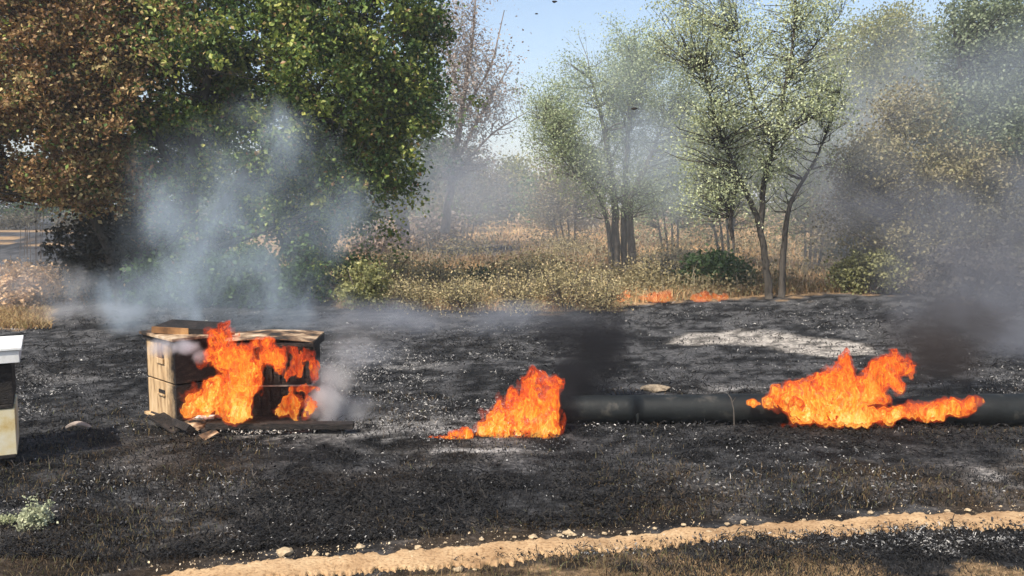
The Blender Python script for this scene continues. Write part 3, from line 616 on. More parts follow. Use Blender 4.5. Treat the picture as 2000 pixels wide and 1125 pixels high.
# grit on the path
n = 5000; px, py, P = px_scatter(n, 200, 2100, 990, 1150); k = (py > poly_y(PATH_UP, px) - 1 + R.normal(0, 3, n)) & (py < poly_y(PATH_LO, px) + 3)
P = P[k]; n = len(P); P[:, 2] += .012
leaf_obj('path_grit', P, .004 + .012 * R.random(n) ** 3, pal([(.35, .25, .15), (.6, .47, .3), (.75, .64, .48)], n), M_grass, None, up=1.5); tag(bpy.data.objects['path_grit'], 'fine grit on the dirt path', 'gravel', kind='stuff')

# ------------------------------------------------------------------ beehives
M_tan = noisy('bare_tan_wood', [(.3, (.08, .05, .03)), (.4, (.3, .19, .1)), (.5, (.48, .33, .18)), (.7, (.6, .44, .27))], 5, .7, .3, .003, (6, 6, 1))
def char_edge(m):
    nt = m.node_tree; nd = nt.nodes; ln = nt.links; b = nd['Principled BSDF']; src = b.inputs['Base Color'].links[0].from_socket
    tc = nd.new('ShaderNodeTexCoord'); sx = nd.new('ShaderNodeSeparateXYZ'); ln.new(tc.outputs['Object'], sx.inputs[0])
    n = noise(nd, ln, 14, 6, .65, tc.outputs['Object']); mm = nd.new('ShaderNodeMath'); mm.operation = 'MULTIPLY'; mm.inputs[1].default_value = -.22; ln.new(n.outputs[0], mm.inputs[0])
    ad = nd.new('ShaderNodeMath'); ad.operation = 'ADD'; ln.new(sx.outputs[1], ad.inputs[0]); ln.new(mm.outputs[0], ad.inputs[1])
    mr = nd.new('ShaderNodeMapRange'); mr.inputs[1].default_value = -.09; mr.inputs[2].default_value = .03; mr.inputs[3].default_value = 1; mr.inputs[4].default_value = 0; ln.new(ad.outputs[0], mr.inputs[0])
    mx = nd.new('ShaderNodeMix'); mx.data_type = 'RGBA'; mx.inputs[7].default_value = (.018, .014, .012, 1); ln.new(mr.outputs[0], mx.inputs[0]); ln.new(src, mx.inputs[6]); ln.new(mx.outputs[2], b.inputs['Base Color'])
char_edge(M_tan)
M_cream = noisy('weathered_cream_paint', [(.32, (.5, .33, .1)), (.45, (.62, .52, .3)), (.62, (.68, .64, .52))], 6, .7, .3, .003)
M_white = noisy('white_paint', [(.3, (.3, .28, .25)), (.42, (.6, .59, .56)), (.6, (.76, .76, .74))], 8, .5, .2, .002)
M_charw = noisy('charred_wood', [(.3, (.006, .005, .005)), (.55, (.02, .016, .014)), (.75, (.07, .05, .04))], 16, .75, 1, .012, (1, 1, 2.5))
M_brown = noisy('scorched_wood', [(.3, (.05, .025, .012)), (.5, (.22, .11, .045)), (.68, (.42, .24, .1))], 6, .8, .4, .004, (1, 4, 1))
M_lidpale = noisy('scorched_pale_lid', [(.4, (.02, .016, .013)), (.48, (.14, .085, .05)), (.56, (.38, .27, .17)), (.7, (.6, .5, .37))], 5.5, .7, .6, .006)
M_ash = noisy('white_ash', [(.35, (.12, .12, .12)), (.5, (.45, .43, .4)), (.65, (.72, .69, .64))], 40, .95, .8, .01)
def smoked(name, base):   # tan board scorched near the top
    return base
def hive_box(root, L, W, z0, z1, mats, name='hive_box', t=.02, handhold=None):
    """open wooden box made of four boards in local coords, x 0..L, y 0..W"""
    par = None
    b = MB(); b.box((0, 0, z0), (L, t, z1)); o = b.build(name, mats[0], root, local=True, bevel=.002)
    for nm, lo, hi, m in (('side_board', (0, t + .001, z0), (t, W - t - .001, z1), mats[1]), ('side_board', (L - t, t + .001, z0), (L, W - t - .001, z1), mats[0]), ('back_board', (0, W - t, z0), (L, W, z1), mats[0])):
        c = MB(); c.box(lo, hi); c.build(nm, m, o, local=True, bevel=.002)
    return o
Yh = F * CH / (845 - 400)
px2m = Yh / F
# hive A : turned, its tan side towards the left
cA = At(346, 825, Yh); zb = cA[2]; H1 = (825 - 752) * px2m; HT = (825 - 662) * px2m
th = math.radians(45)
A = empty('beehive', (cA[0], cA[1], 0), 'burning stacked beehive at the left of the pair, one tan wooden side still unburnt', 'beehive', 'burning beehives', th)
b1 = hive_box(A, .38, .47, zb, zb + H1, (M_charw, M_tan)); b2 = hive_box(A, .38, .47, zb + H1 + .012, zb + HT, (M_charw, M_tan))
for z in (zb + H1 * .72, zb + H1 + .012 + (HT - H1) * .55):   # handholds on tan sides
    tall = z > zb + H1
    c = MB(); c.box((-.003, .17, z - .012), (-.001 + .0, .27, z + .014)); c.build('handhold', M_charw, A, local=True)
    c = MB(); c.box((-.014, .165, z - (.026 if not tall else .05)), (-.0035, .275, z - .0135)); c.build('handhold_cleat', M_tan, A, local=True, bevel=.002)
c = MB(); c.box((-.011, .19, zb + HT - .17), (-.001, .25, zb + HT - .03)); c.build('stained_strip', M_brown, A, local=True)
c = MB(); c.box((-.03, -.03, zb + HT + .002), (.42, .5, zb + HT + .022)); c.build('lid', M_lidpale, A, local=True, bevel=.003)
c = MB(); c.box((-.012, -.012, zb + HT - .03), (-.002, .485, zb + HT)); c.box((-.002, -.012, zb + HT - .03), (.38, -.002, zb + HT)); c.build('lid_rim', M_charw, A, local=True)
c = MB(); c.box((-.02, -.02, zb - .022), (.4, .49, zb - .001)); c.build('floor_board', M_tan, A, local=True, bevel=.003)
# hive B : facing the camera, all charred
cB = At(452, 825, Yh + .12); LB = (610 - 452) * (Yh + .12) / F; zB = cB[2]; HB1 = (825 - 752) * (Yh + .12) / F; HBT = (825 - 664) * (Yh + .12) / F
B = empty('beehive', (cB[0], cB[1], 0), 'fully charred burning stacked beehive at the right of the pair, under a pale lid', 'beehive', 'burning beehives', math.radians(3))
for (z0, z1) in ((zB, zB + HB1 - .004), (zB + HB1 + .006, zB + HBT)):
    hive_box(B, LB, .40, z0, z1, (M_charw, M_charw))
c = MB(); c.box((-.01, -.012, zB + HB1 - .003), (LB + .012, .4, zB + HB1 + .005)); c.build('joint_strip', noisy('grey_edge', [(.3, (.1, .09, .08)), (.7, (.3, .27, .24))], 20), B, local=True)
# hanging frames seen through the burnt front of hive B
for i in range(7):
    c = MB(); x = LB * .3 + i * LB * .1; c.box((x, -.012, zB + HB1 + .03 + R.random() * .02), (x + .012, -.001, zB + HBT - .04), jit=.002); c.build('frame_bar', M_charw, B, local=True)
for i in range(5):
    c = MB(); x = LB * .35 + i * LB * .12; c.box((x, -.012, zB + .02 + R.random() * .03), (x + .014, -.001, zB + HB1 - .03), jit=.002); c.build('frame_bar', M_charw, B, local=True)
c = MB(); c.box((LB * .55, -.03, zB + HB1 * .66), (LB * .9, -.013, zB + HB1 * .72)); c.build('cleat', M_charw, B, local=True)
# lid of B, slightly domed sheet with dark drooping rim
nx, ny = 12, 6; V = []
for i in range(nx + 1):
    for j in range(ny + 1):
        u, v = i / nx, j / ny; V.append((-.1 + (LB + .125) * u, -.03 + .47 * v, zB + HBT + .006 + .022 * math.sin(math.pi * min(u * 1.0, 1)) * (1 - .2 * v) + R.normal(0, .0012)))
Vt = np.array(V); Vb = Vt - [0, 0, .006]; i = np.arange(nx)[:, None] * (ny + 1) + np.arange(ny)[None]; q = np.stack([i, i + ny + 1, i + ny + 2, i + 1], -1).reshape(-1, 4); N = len(Vt)
ring = [k for k in range(0, ny + 1)] + [a * (ny + 1) + ny for a in range(1, nx + 1)] + [nx * (ny + 1) + k for k in range(ny - 1, -1, -1)] + [a * (ny + 1) for a in range(nx - 1, 0, -1)]
Fl = q.tolist() + (q[:, ::-1] + N).tolist() + [[ring[k], ring[k - 1], ring[k - 1] + N, ring[k] + N] for k in range(len(ring))]
mesh_obj('lid', np.concatenate([Vt, Vb]), Fl, M_lidpale, B, local=True)
c = MB(); c.box((-.05, -.034, zB + HBT - .028), (LB + .03, -.0315, zB + HBT - .002)); c.box((LB + .027, -.03, zB + HBT - .05), (LB + .034, .40, zB + HBT + .0)); c.build('lid_rim', M_charw, B, local=True)
# tray / spare lid lying tilted on hive A
T0 = empty('spare_lid', At(355, 652, Yh + .18), 'scorched brown wooden lid lying tilted on top of the left burning hive', 'lid', None, math.radians(-4)); T0.rotation_euler = (math.radians(2), math.radians(2.5), math.radians(-4))
s = (Yh + .18) / F
c = MB(); c.box((-60 * s, 0, .028), (60 * s, .3, .04)); c.build('top_board', M_charw, T0, local=True, bevel=.002)
c = MB(); c.box((-60 * s, -.012, -.004), (15 * s, -.001, .042)); c.build('front_edge', M_brown, T0, local=True, bevel=.002)
c = MB(); c.box((15.5 * s, -.012, -.004), (60 * s, -.001, .042)); c.build('front_edge', M_charw, T0, local=True, bevel=.002)
c = MB(); c.box((-60 * s, 0, -.004), (-57 * s, .3, .0275)); c.build('side_edge', M_charw, T0, local=True)
# stand : long charred beam and feet
Ys = Yh - .1; S = empty('hive_stand', (At(540, 850, Ys)[0], Ys, 0), 'long charred beam on blocks under the burning hives', 'stand')
s = Ys / F; zt = At(540, 823, Ys)[2]
def sb(name, x0, y0, x1, y1, d0, d1, m):
    a = At(x0, y1, Ys); b_ = At(x1, y0, Ys); c = MB(); c.box((a[0], Ys + d0, a[2]), (b_[0], Ys + d1, b_[2]), jit=.003); return c.build(name, m, S, bevel=.003)
sb('beam', 405, 824, 690, 837, -.04, .03, M_charw)
c = MB(); a = At(300, 832, Ys + .5)
c.box((At(345, 0, Ys + .15)[0], Ys + .1, .03), (At(600, 0, Ys + .15)[0], Ys + .55, .055)); c.build('deck', M_charw, S)
for x in (425, 640): sb('foot_block', x - 30, 838, x + 30, 853, -.02, .16, M_charw)
# left foot beam under hive A
c = MB(); P0 = At(300, 826, Yh + .3); P1 = At(372, 846, Yh - .15); c.tube(np.array([[P0[0], P0[1], .03], [P1[0], P1[1], .035]]), .035, 4); c.build('beam', M_charw, S)
# broken pale boards in front of hives
def board(px, py, L, W, T, rz, rx, ry, m, lab, name='broken_board', cat='board', z=.02):
    p = G(px, py); c = MB(); c.box((-L / 2, -W / 2, -T / 2), (L / 2, W / 2, T / 2), jit=.004); o = c.build(name, m, bevel=.002); o.location = (p[0], p[1], z + float(gh(p[0], p[1]))); o.rotation_euler = (rx, ry, rz); return tag(o, lab, cat)
board(385, 838, .17, .09, .012, -.7, .3, .1, M_lidpale, 'pale broken board slanting down at the left foot of the hives', z=.05)
board(409, 852, .12, .06, .015, .9, .3, -.2, M_lidpale, 'short pale broken board lying lowest in front of the beam')
board(402, 833, .12, .05, .02, .1, .2, .0, M_ash, 'ash-covered board end against the left end of the beam', z=.075)
board(330, 838, .25, .12, .02, -.5, .1, .35, M_charw, 'black tilted board under the tan side of the left hive', z=.04)
# ash heap
n = 900; px = 510 + R.normal(0, 42, n); py = 850 + R.normal(0, 5, n); d = F * CH / (py - 400); P = np.stack([(px - 1000) / F * d, d, .008 + .03 * R.random(n)], 1)
leaf_obj('ash_heap', P, .006 + .016 * R.random(n), pal([(.12, .115, .11), (.3, .28, .25), (.6, .56, .5)], n), M_char_blade, None, up=1); tag(bpy.data.objects['ash_heap'], 'white ash heaped under the beam of the hive stand', 'ash', kind='stuff')
# left hive, cut by the frame
Yl = F * CH / (920 - 400); s = Yl / F
cL = At(28, 888, Yl); x0 = At(-140, 888, Yl)[0]
C = empty('beehive', (cL[0], Yl, 0), 'cream and white beehive with a blackened middle box, cut off by the left edge', 'beehive')
def lb(name, xa, ya, xb, yb, d0, d1, m, bev=.003, par=None):
    a = At(xa, yb, Yl); b_ = At(xb, ya, Yl); c = MB(); c.box((a[0], Yl + d0, a[2]), (b_[0], Yl + d1, b_[2])); return c.build(name, m, par or C, bevel=bev)
lb('hive_box', -140, 798, 28, 888, 0, .45, M_cream)
lb('bottom_rim', -145, 886.5, 31, 893, -.012, .46, M_tan)
lb('charred_box', -136, 712, 22, 789, .01, .44, M_charw)
lb('joint_board', -140, 790, 25, 797, -.004, .45, M_charw)
lb('lid', -152, 684, 35, 708, -.03, .48, M_white)
lb('lid_top', -156, 678, 39, 683.5, -.04, .49, M_white)
for x in (-120, 5): lb('leg', x - 6, 893.5, x + 6, 925, .05, .09, M_charw, 0)
for x in (-120, 5): lb('leg', x - 6, 893.5, x + 6, 925, .36, .40, M_charw, 0)

C.rotation_euler = (0, 0, math.radians(28))
# ------------------------------------------------------------------ pipe
M_pipe, nt, nd, ln, b = mat('black_pipe_plastic'); v = coords(nd, ln); n1 = noise(nd, ln, 7, 6, .6, v)
r = ramp(nd, [(.35, (.004, .005, .005)), (.6, (.009, .011, .011)), (.72, (.05, .046, .04))]); ln.new(n1.outputs[0], r.inputs[0]); ln.new(r.outputs[0], b.inputs['Base Color'])
b.inputs['Roughness'].default_value = .6; b.inputs['Specular IOR Level'].default_value = .3; n2 = noise(nd, ln, 30, 4, .6, v); bump(nd, ln, b, n2.outputs[0], .3, .01)
Yp = F * CH / (832 - 400) + .06
PR = [(1085, 808, Yp, 28), (1240, 807, Yp, 28.5), (1380, 805, Yp, 29), (1500, 803, Yp, 30), (1600, 806, Yp - .02, 26), (1720, 806, Yp - .04, 25), (1820, 803, Yp - .05, 29), (1920, 801, Yp - .08, 32), (2080, 800, Yp - .12, 33), (2300, 799, Yp - .2, 33)]
pr = empty('black_pipe', (At(1600, 805, Yp)[0], Yp, 0), 'large black pipe lying across the burnt field, sagging where it burns', 'pipe')
def pipe_seg(i0, i1, name, extra=0, m=M_pipe, nseg=8):
    pts = PR[i0:i1 + 1]; P = np.array([At(a, b_, c) for a, b_, c, r in pts]); rr = np.array([r * c / F for a, b_, c, r in pts])
    t = np.linspace(0, len(P) - 1, nseg * (len(P) - 1) + 1); Q = np.stack([np.interp(t, np.arange(len(P)), P[:, j]) for j in range(3)], 1); q = np.interp(t, np.arange(len(P)), rr) + extra
    Q[:, 2] = np.maximum(Q[:, 2], q - .02)
    q = q * (1 + R.normal(0, .012, len(q)))
    c = MB(); c.tube(Q, q, 32, False); n0 = c.n; c.tube(Q, q - .012, 32, False)
    m0 = len(Q)
    for e_ in (0, (m0 - 1) * 32):
        c.F += [[e_ + j, e_ + (j + 1) % 32, n0 + e_ + (j + 1) % 32, n0 + e_ + j] for j in range(32)]
    return c.build(name, m, pr, True)
pipe_seg(0, 1, 'pipe_section'); pipe_seg(1, 9, 'pipe_section')
P = At(1240, 807, Yp); c = MB(); c.tube(np.array([[P[0] - .012, P[1], P[2]], [P[0] + .012, P[1], P[2]]]), 28.5 * Yp / F + .0015, 32, True); c.build('joint_ring', M_pipe, pr, True)
# twig in front of the pipe
c = MB(); c.tube(np.array([At(1434, 830, Yp - .3), At(1433, 800, Yp - .3), At(1428, 778, Yp - .29), At(1422, 770, Yp - .28)]), [.004, .0035, .003, .002], 5); c.tube(np.array([At(1430, 786, Yp - .3), At(1437, 776, Yp - .3)]), [.002, .001], 4)
o = c.build('twig', M_bark); tag(o, 'thin bent dead twig standing in front of the black pipe', 'twig')
# bark curl, straw clump
p = G(154, 840); c = MB(); t = np.linspace(-1, 1, 9); P = np.stack([p[0] + t * .085, p[1] + 0 * t, .015 + .028 * (1 - t * t)], 1); c.tube(P, .009 + .010 * (1 - t * t), 8); tag(c.build('bark_curl', M_barkpale, None, True), 'curved pale piece of bark on the black ground between the hives', 'bark')
stone(1280, 760, 44, 'tan clod of earth behind the black pipe', 77, sq=.35, m=noisy('tan_clod', [(.3, (.2, .15, .1)), (.6, (.5, .4, .28))], 40, .95, 1, .02), cat='clod', name='earth_clod')
# standing singed stalks
for (x, y, h_, lab) in [(171, 1118, 30, 'short reddish dry stalk at the bottom left'), (95, 925, 36, 'thin grey stalk right of the cut-off hive'), (748, 862, 34, 'thin pale stalk between the hives and the middle fire'), (290, 1010, 46, 'brown dry stalk left of centre in the near burnt ground'), (493, 945, 30, 'pale singed stalk below the burning hives')]:
    Y = F * CH / (y - 400); c = MB(); c.tube(np.array([At(x, y, Y), At(x + 2, y - h_ * .5, Y), At(x - 1, y - h_, Y)]), [.0035, .003, .0015], 5)
    c.tube(np.array([At(x + 2, y - h_ * .5, Y), At(x + 8, y - h_ * .8, Y)]), [.002, .001], 4); tag(c.build('dry_stalk', M_bark), lab, 'stalk')
# airborne ash
for (x, y, w, lab) in [(1238, 212, 11, 'dark burnt flake drifting in the smoke before the pale green tree'), (1083, 3, 9, 'dark burnt flake drifting at the top of the sky gap'), (1048, 27, 5, 'tiny burnt flake drifting in the sky gap')]:
    P = At(x, y, 7.); V, Fc = rock_mesh(int(x), .5); o = mesh_obj('burnt_flake', V * w * 7 / F / 2, Fc, M_charw, None, True); o.location = tuple(P); tag(o, lab, 'flake', 'drifting burnt flakes')

# ------------------------------------------------------------------ fire
def flame_mat(name, stops, lo, hi, ascale, alo, ahi, strength=1.0):
    m, nt, nd, ln, b = mat(name); nd.remove(b)
    v = coords(nd, ln, (1, 1, .45)); n1_ = noise(nd, ln, 17, 8, .72, v, 1.6); n1 = nd.new('ShaderNodeMapRange'); n1.inputs[1].default_value = .25; n1.inputs[2].default_value = .75; n1.inputs[3].default_value = -.02; n1.inputs[4].default_value = 1.02; ln.new(n1_.outputs[0], n1.inputs[0])
    tc = nd.new('ShaderNodeTexCoord'); sx = nd.new('ShaderNodeSeparateXYZ'); ln.new(tc.outputs['Object'], sx.inputs[0])
    mr = nd.new('ShaderNodeMapRange'); mr.inputs[1].default_value = lo; mr.inputs[2].default_value = hi; mr.inputs[3].default_value = .26; mr.inputs[4].default_value = -.22
    ln.new(sx.outputs[2], mr.inputs[0]); ad = nd.new('ShaderNodeMath'); ad.operation = 'ADD'; ln.new(n1.outputs[0], ad.inputs[0]); ln.new(mr.outputs[0], ad.inputs[1])
    r = ramp(nd, stops); ln.new(ad.outputs[0], r.inputs[0])
    em = nd.new('ShaderNodeEmission'); em.inputs[1].default_value = strength; ln.new(r.outputs[0], em.inputs[0])
    tr = nd.new('ShaderNodeBsdfTransparent'); mx = nd.new('ShaderNodeMixShader')
    n2 = noise(nd, ln, ascale, 4, .6, v, .8); ra = ramp(nd, [(.36, (alo,) * 3), (.56, (ahi,) * 3)]); ln.new(n2.outputs[0], ra.inputs[0])
    ln.new(ra.outputs[0], mx.inputs[0]); ln.new(tr.outputs[0], mx.inputs[1]); ln.new(em.outputs[0], mx.inputs[2]); ln.new(mx.outputs[0], nd['Material Output'].inputs[0])
    return m
RED = [(.26, (.12, .02, .015)), (.36, (.5, .045, .02)), (.46, (.85, .09, .022)), (.58, (1.0, .2, .025)), (.7, (1.0, .36, .035)), (.84, (1.0, .6, .12))]
HOT = [(.3, (.85, .10, .02)), (.45, (1, .2, .02)), (.6, (1.0, .38, .03)), (.75, (1.0, .6, .1)), (.9, (1, .85, .35))]
def glow_mat(k):
    m = bpy.data.materials.new('flame_glow'); m.use_nodes = True; nt = m.node_tree; nd = nt.nodes; nd.clear()
    out = nd.new('ShaderNodeOutputMaterial'); em = nd.new('ShaderNodeEmission'); em.inputs[0].default_value = (1, .10, .015, 1); em.inputs[1].default_value = k
    nt.links.new(em.outputs[0], out.inputs['Volume']); return m
def fire(name, label, blobs, Y, depth, seed, vox=2.3, amp=.9, rise=(0, 0), group=None, core=True, alpha=(.0, .55), sup=.86, zr=None):
    """blobs: (px, py, rx, ry, weight) in photo pixels at distance Y; union of soft ellipsoids eaten by rising turbulence"""
    s = Y / F
    xs0 = min(b[0] - b[2] * 1.5 for b in blobs); xs1 = max(b[0] + b[2] * 1.5 for b in blobs)
    ys0 = min(b[1] - b[3] * 1.6 for b in blobs); ys1 = max(b[1] + b[3] * 1.2 for b in blobs)
    pad = min(34, (xs1 - xs0) * .15); xs0 -= pad; xs1 += pad; ys0 -= pad * .6
    nx = int((xs1 - xs0) / vox); nz = int((ys1 - ys0) / vox); ny = max(int(depth * 2.4 / (vox * s * 1.7)), 8)
    X, D, Z = np.meshgrid(np.linspace(xs0, xs1, nx), np.linspace(-1.2, 1.2, ny), np.linspace(ys1, ys0, nz), indexing='ij')
    o = seed * 3.7; f = .075
    wx = (fbm(N1, X * f * .5 + o, D * .5 + o, Z * f * .3, 4, .6) - .5) * 60; wz = (fbm(N2, X * f * .5, D * .5 + o, Z * f * .3 + o, 4, .6) - .5) * 70
    X0, Z0 = X, Z
    E = np.full(X.shape, -9., np.float32)
    for (bx, by, rx, ry, w) in blobs:
        q = ((X + wx * min(1, rx / 40) - bx) / rx) ** 2 + ((Z + wz * min(1, ry / 40) - by) / ry) ** 2 + (D / w) ** 2
        E = np.maximum(E, 1 - q)
    nse = (fbm(N3, (X + wx * .5) * f * .9 + o, D * .55, (Z + wz * .3) * f * .5 + o * .3, 5, .66) - .5) * 3.0
    hgt = (ys1 - Z) / (ys1 - ys0)
    Fd = np.minimum(E * .9, .5) + nse * amp * (.7 + .9 * hgt) + .02
    c0 = At((xs0 + xs1) / 2, ys1, Y)
    root = empty(name, (c0[0], Y, max(c0[2], 0)), label, 'fire', group)
    lo_z = At(0, ys1, Y)[2] - root.location.z; hi_z = At(0, ys0, Y)[2] - root.location.z
    def iso(level, nm, m):
        g = vdb.FloatGrid(); arr = np.ascontiguousarray((level - Fd).astype(np.float32)); arr[0] = arr[-1] = 1; arr[:, 0] = arr[:, -1] = 1; arr[:, :, 0] = arr[:, :, -1] = 1
        arr = np.clip(arr, -1, 1); g.background = 1.0; g.copyFromArray(arr)
        pts, tris, quads = g.convertToPolygons(isovalue=0.0, adaptivity=0.0)
        if len(pts) == 0: return
        px = xs0 + pts[:, 0] / (nx - 1) * (xs1 - xs0); dy = (-1.2 + pts[:, 1] / (ny - 1) * 2.4) * depth; py = ys1 + pts[:, 2] / (nz - 1) * (ys0 - ys1)
        # px/py at constant Y -> metric
        yy = -(py - 562.5) / F; xx = (px - 1000) / F; t = Y / (cp + yy * sp)
        V = np.stack([xx * t, Y + dy, CH + (-sp + yy * cp) * t], 1)
        fl = quads.tolist() + tris.tolist() if len(tris) else np.asarray(quads, np.int64)
        return mesh_obj(nm, V, fl, m, root, True)
    iso(-.3, 'flame_wisp', glow_mat(3.2 / max(depth, .04) * .1 * sup))
    iso(0.08, 'flame', flame_mat('flame_red', RED, lo_z, hi_z, 15, alpha[0], alpha[1], sup))
    if core: iso(.62, 'flame_core', flame_mat('flame_orange', HOT, lo_z, hi_z, 14, .05, .85, sup * 1.1))
    return root
fire('hive_fire', 'tall orange fire pouring out of the front of the burning hives',
     [(438, 660, 30, 20, .6), (438, 632, 12, 13, .4), (455, 695, 48, 38, 1), (512, 698, 42, 26, .7), (470, 740, 40, 40, 1), (412, 772, 44, 34, .9), (465, 790, 24, 38, .9), (380, 795, 22, 22, .6), (512, 668, 34, 10, .5)], Yh - .1, .12, 1, amp=1.0)
fire('small_flames', 'thin reddish flames flickering at the right end of the charred hive',
     [(575, 795, 38, 26, .5), (590, 760, 26, 8, .4), (612, 722, 9, 18, .3), (560, 715, 26, 22, .4), (590, 690, 20, 12, .3)], Yh - .02, .06, 5, amp=1.7, core=False, alpha=(.0, .6), sup=.7)
fire('pipe_end_fire', 'cone-shaped orange-red fire at the left end of the black pipe',
     [(1060, 765, 32, 34, .6), (1035, 800, 55, 42, .9), (1000, 832, 62, 34, 1), (1060, 840, 32, 32, .8), (965, 846, 40, 24, .7), (1010, 858, 60, 17, .8)], Yp - .3, .13, 2, amp=.75)
fire('creeping_flames', 'low line of small yellow flames creeping left of the cone-shaped fire',
     [(900, 855, 26, 12, .5), (858, 860, 22, 11, .5), (828, 866, 14, 5, .4), (935, 862, 18, 6, .4)], Yp - .42, .05, 3, vox=1.2, amp=.9)
fire('pipe_fire', 'wide orange fire leaping over the sagging middle of the black pipe',
     [(1580, 788, 66, 38, 1), (1640, 775, 58, 50, 1), (1655, 722, 20, 26, .6), (1705, 745, 46, 24, .8), (1725, 716, 18, 22, .5), (1705, 778, 34, 20, .5), (1650, 812, 90, 20, .9), (1525, 780, 34, 26, .6), (1760, 712, 26, 20, .4), (1475, 789, 18, 7, .3)], Yp - .18, .14, 4, amp=1.05)
fire('pipe_flame_tail', 'low tongue of flame running right along the pipe from the wide fire',
     [(1740, 808, 55, 15, .7), (1810, 800, 50, 19, .7), (1865, 794, 34, 17, .6), (1897, 785, 20, 13, .4)], Yp - .22, .07, 6, vox=1.6, amp=.7)
for i, (x, y, w, lab) in enumerate([(1222, 580, 16, 'faint red flame in the weeds right of the trunk cluster, leftmost of the far flames'), (1292, 580, 28, 'widest faint red flame on the far grass edge'), (1370, 582, 22, 'faint red flame on the grass edge by the bluish shrub'), (1412, 578, 16, 'small faint red flame at the foot of the green shrub')]):
    Y = F * CH / (592 - 400)
    fire('grass_fire', lab, [(x, y, w, 7, .6), (x + w * .3, y - 5, w * .4, 9, .5), (x - w * .4, y + 2, w * .3, 8, .5)], Y, .12, 10 + i, vox=.8, amp=1.25, group='small flames along the far grass edge', core=False, alpha=(.0, .2), sup=.6)

# ------------------------------------------------------------------ smoke
def smoke(name, label, blobs, dens, color, nscale=1.2, warp=.5, lo=.42, hi=.68, absb=None, stretch=(1, 1, .8), seed=0, step=1.0, tight=1.3):
    """blobs: (px,py,Y,rx_px,rz_px,ry_m,amp). One closed volume container, density = sum of soft blobs x noise."""
    B = []
    for (px, py, Y, rx, rz, ry, a) in blobs:
        c = At(px, py, Y); s = Y / F; B.append((c, np.array([rx * s, ry, rz * s]), a))
    # container: isosurface of the (inflated) blobs
    lo_ = np.min([c - r * 1.35 for c, r, a in B], 0); hi_ = np.max([c + r * 1.35 for c, r, a in B], 0)
    n = 44; ax = [np.linspace(lo_[i], hi_[i], n) for i in range(3)]; X, Yy, Z = np.meshgrid(*ax, indexing='ij')
    f = np.full(X.shape, 9.)
    for c, r, a in B: f = np.minimum(f, np.sqrt(((X - c[0]) / r[0]) ** 2 + ((Yy - c[1]) / r[1]) ** 2 + ((Z - c[2]) / r[2]) ** 2))
    arr = np.clip(f - tight, -1, 1).astype(np.float32); arr[0] = arr[-1] = 1; arr[:, 0] = arr[:, -1] = 1; arr[:, :, 0] = arr[:, :, -1] = 1
    g = vdb.FloatGrid(); g.background = 1.; g.copyFromArray(np.ascontiguousarray(arr)); pts, tris, quads = g.convertToPolygons(isovalue=0., adaptivity=0.)
    V = lo_ + pts / (n - 1) * (hi_ - lo_); V[:, 2] = np.maximum(V[:, 2], -.05)
    m = bpy.data.materials.new(name + '_volume'); m.use_nodes = True; nt = m.node_tree; nd = nt.nodes; ln = nt.links; nd.clear()
    out = nd.new('ShaderNodeOutputMaterial'); pv = nd.new('ShaderNodeVolumePrincipled'); ln.new(pv.outputs[0], out.inputs['Volume'])
    pv.inputs['Color'].default_value = (*color, 1); pv.inputs['Anisotropy'].default_value = .1
    if absb: pv.inputs['Absorption Color'].default_value = (*absb, 1)
    tc = nd.new('ShaderNodeTexCoord'); mp = nd.new('ShaderNodeMapping'); mp.inputs['Location'].default_value = (seed * 3.1, seed * 1.7, seed * .9); mp.inputs['Scale'].default_value = stretch
    ln.new(tc.outputs['Object'], mp.inputs[0])
    nw = noise(nd, ln, nscale * .8, 4, .6, mp.outputs[0])
    def vm(op, a, b_=None):
        k = nd.new('ShaderNodeVectorMath'); k.operation = op
        for j, q in enumerate((a, b_)):
            if q is None: continue
            if isinstance(q, (tuple, list, np.ndarray)): k.inputs[j].default_value = tuple(float(t) for t in q)
            else: ln.new(q, k.inputs[j])
        return k
    def mt(op, a, b_, clamp=False):
        k = nd.new('ShaderNodeMath'); k.operation = op; k.use_clamp = clamp
        for j, q in enumerate((a, b_)):
            if isinstance(q, (int, float)): k.inputs[j].default_value = q
            else: ln.new(q, k.inputs[j])
        return k.outputs[0]
    off = vm('MULTIPLY', vm('SUBTRACT', nw.outputs[1], (.5, .5, .5)).outputs[0], (warp * 2,) * 3)
    pos = vm('ADD', tc.outputs['Object'], off.outputs[0]).outputs[0]
    tot = None
    for c, r, a in B:
        d = vm('LENGTH', vm('MULTIPLY', vm('SUBTRACT', pos, c).outputs[0], 1 / r).outputs[0]).outputs['Value']
        mr = nd.new('ShaderNodeMapRange'); mr.interpolation_type = 'SMOOTHSTEP'; ln.new(d, mr.inputs[0]); mr.inputs[1].default_value = 1.0; mr.inputs[2].default_value = .1; mr.inputs[3].default_value = 0; mr.inputs[4].default_value = a
        tot = mr.outputs[0] if tot is None else mt('MAXIMUM', tot, mr.outputs[0])
    mp2 = nd.new('ShaderNodeMapping'); mp2.inputs['Scale'].default_value = stretch; ln.new(pos, mp2.inputs[0])
    n2 = noise(nd, ln, nscale, 4, .55, mp2.outputs[0], .4)
    rr = nd.new('ShaderNodeMapRange'); rr.interpolation_type = 'SMOOTHSTEP'; ln.new(n2.outputs[0], rr.inputs[0]); rr.inputs[1].default_value = lo; rr.inputs[2].default_value = hi; rr.inputs[3].default_value = .08; rr.inputs[4].default_value = 1
    fin = mt('MULTIPLY', mt('MULTIPLY', tot, rr.outputs[0]), dens)
    ln.new(fin, pv.inputs['Density'])
    q = quads.tolist() + (tris.tolist() if len(tris) else [])
    o = mesh_obj(name, V, q, m); tag(o, label, 'smoke', kind='stuff'); return o
BLUE = (.62, .74, .88)
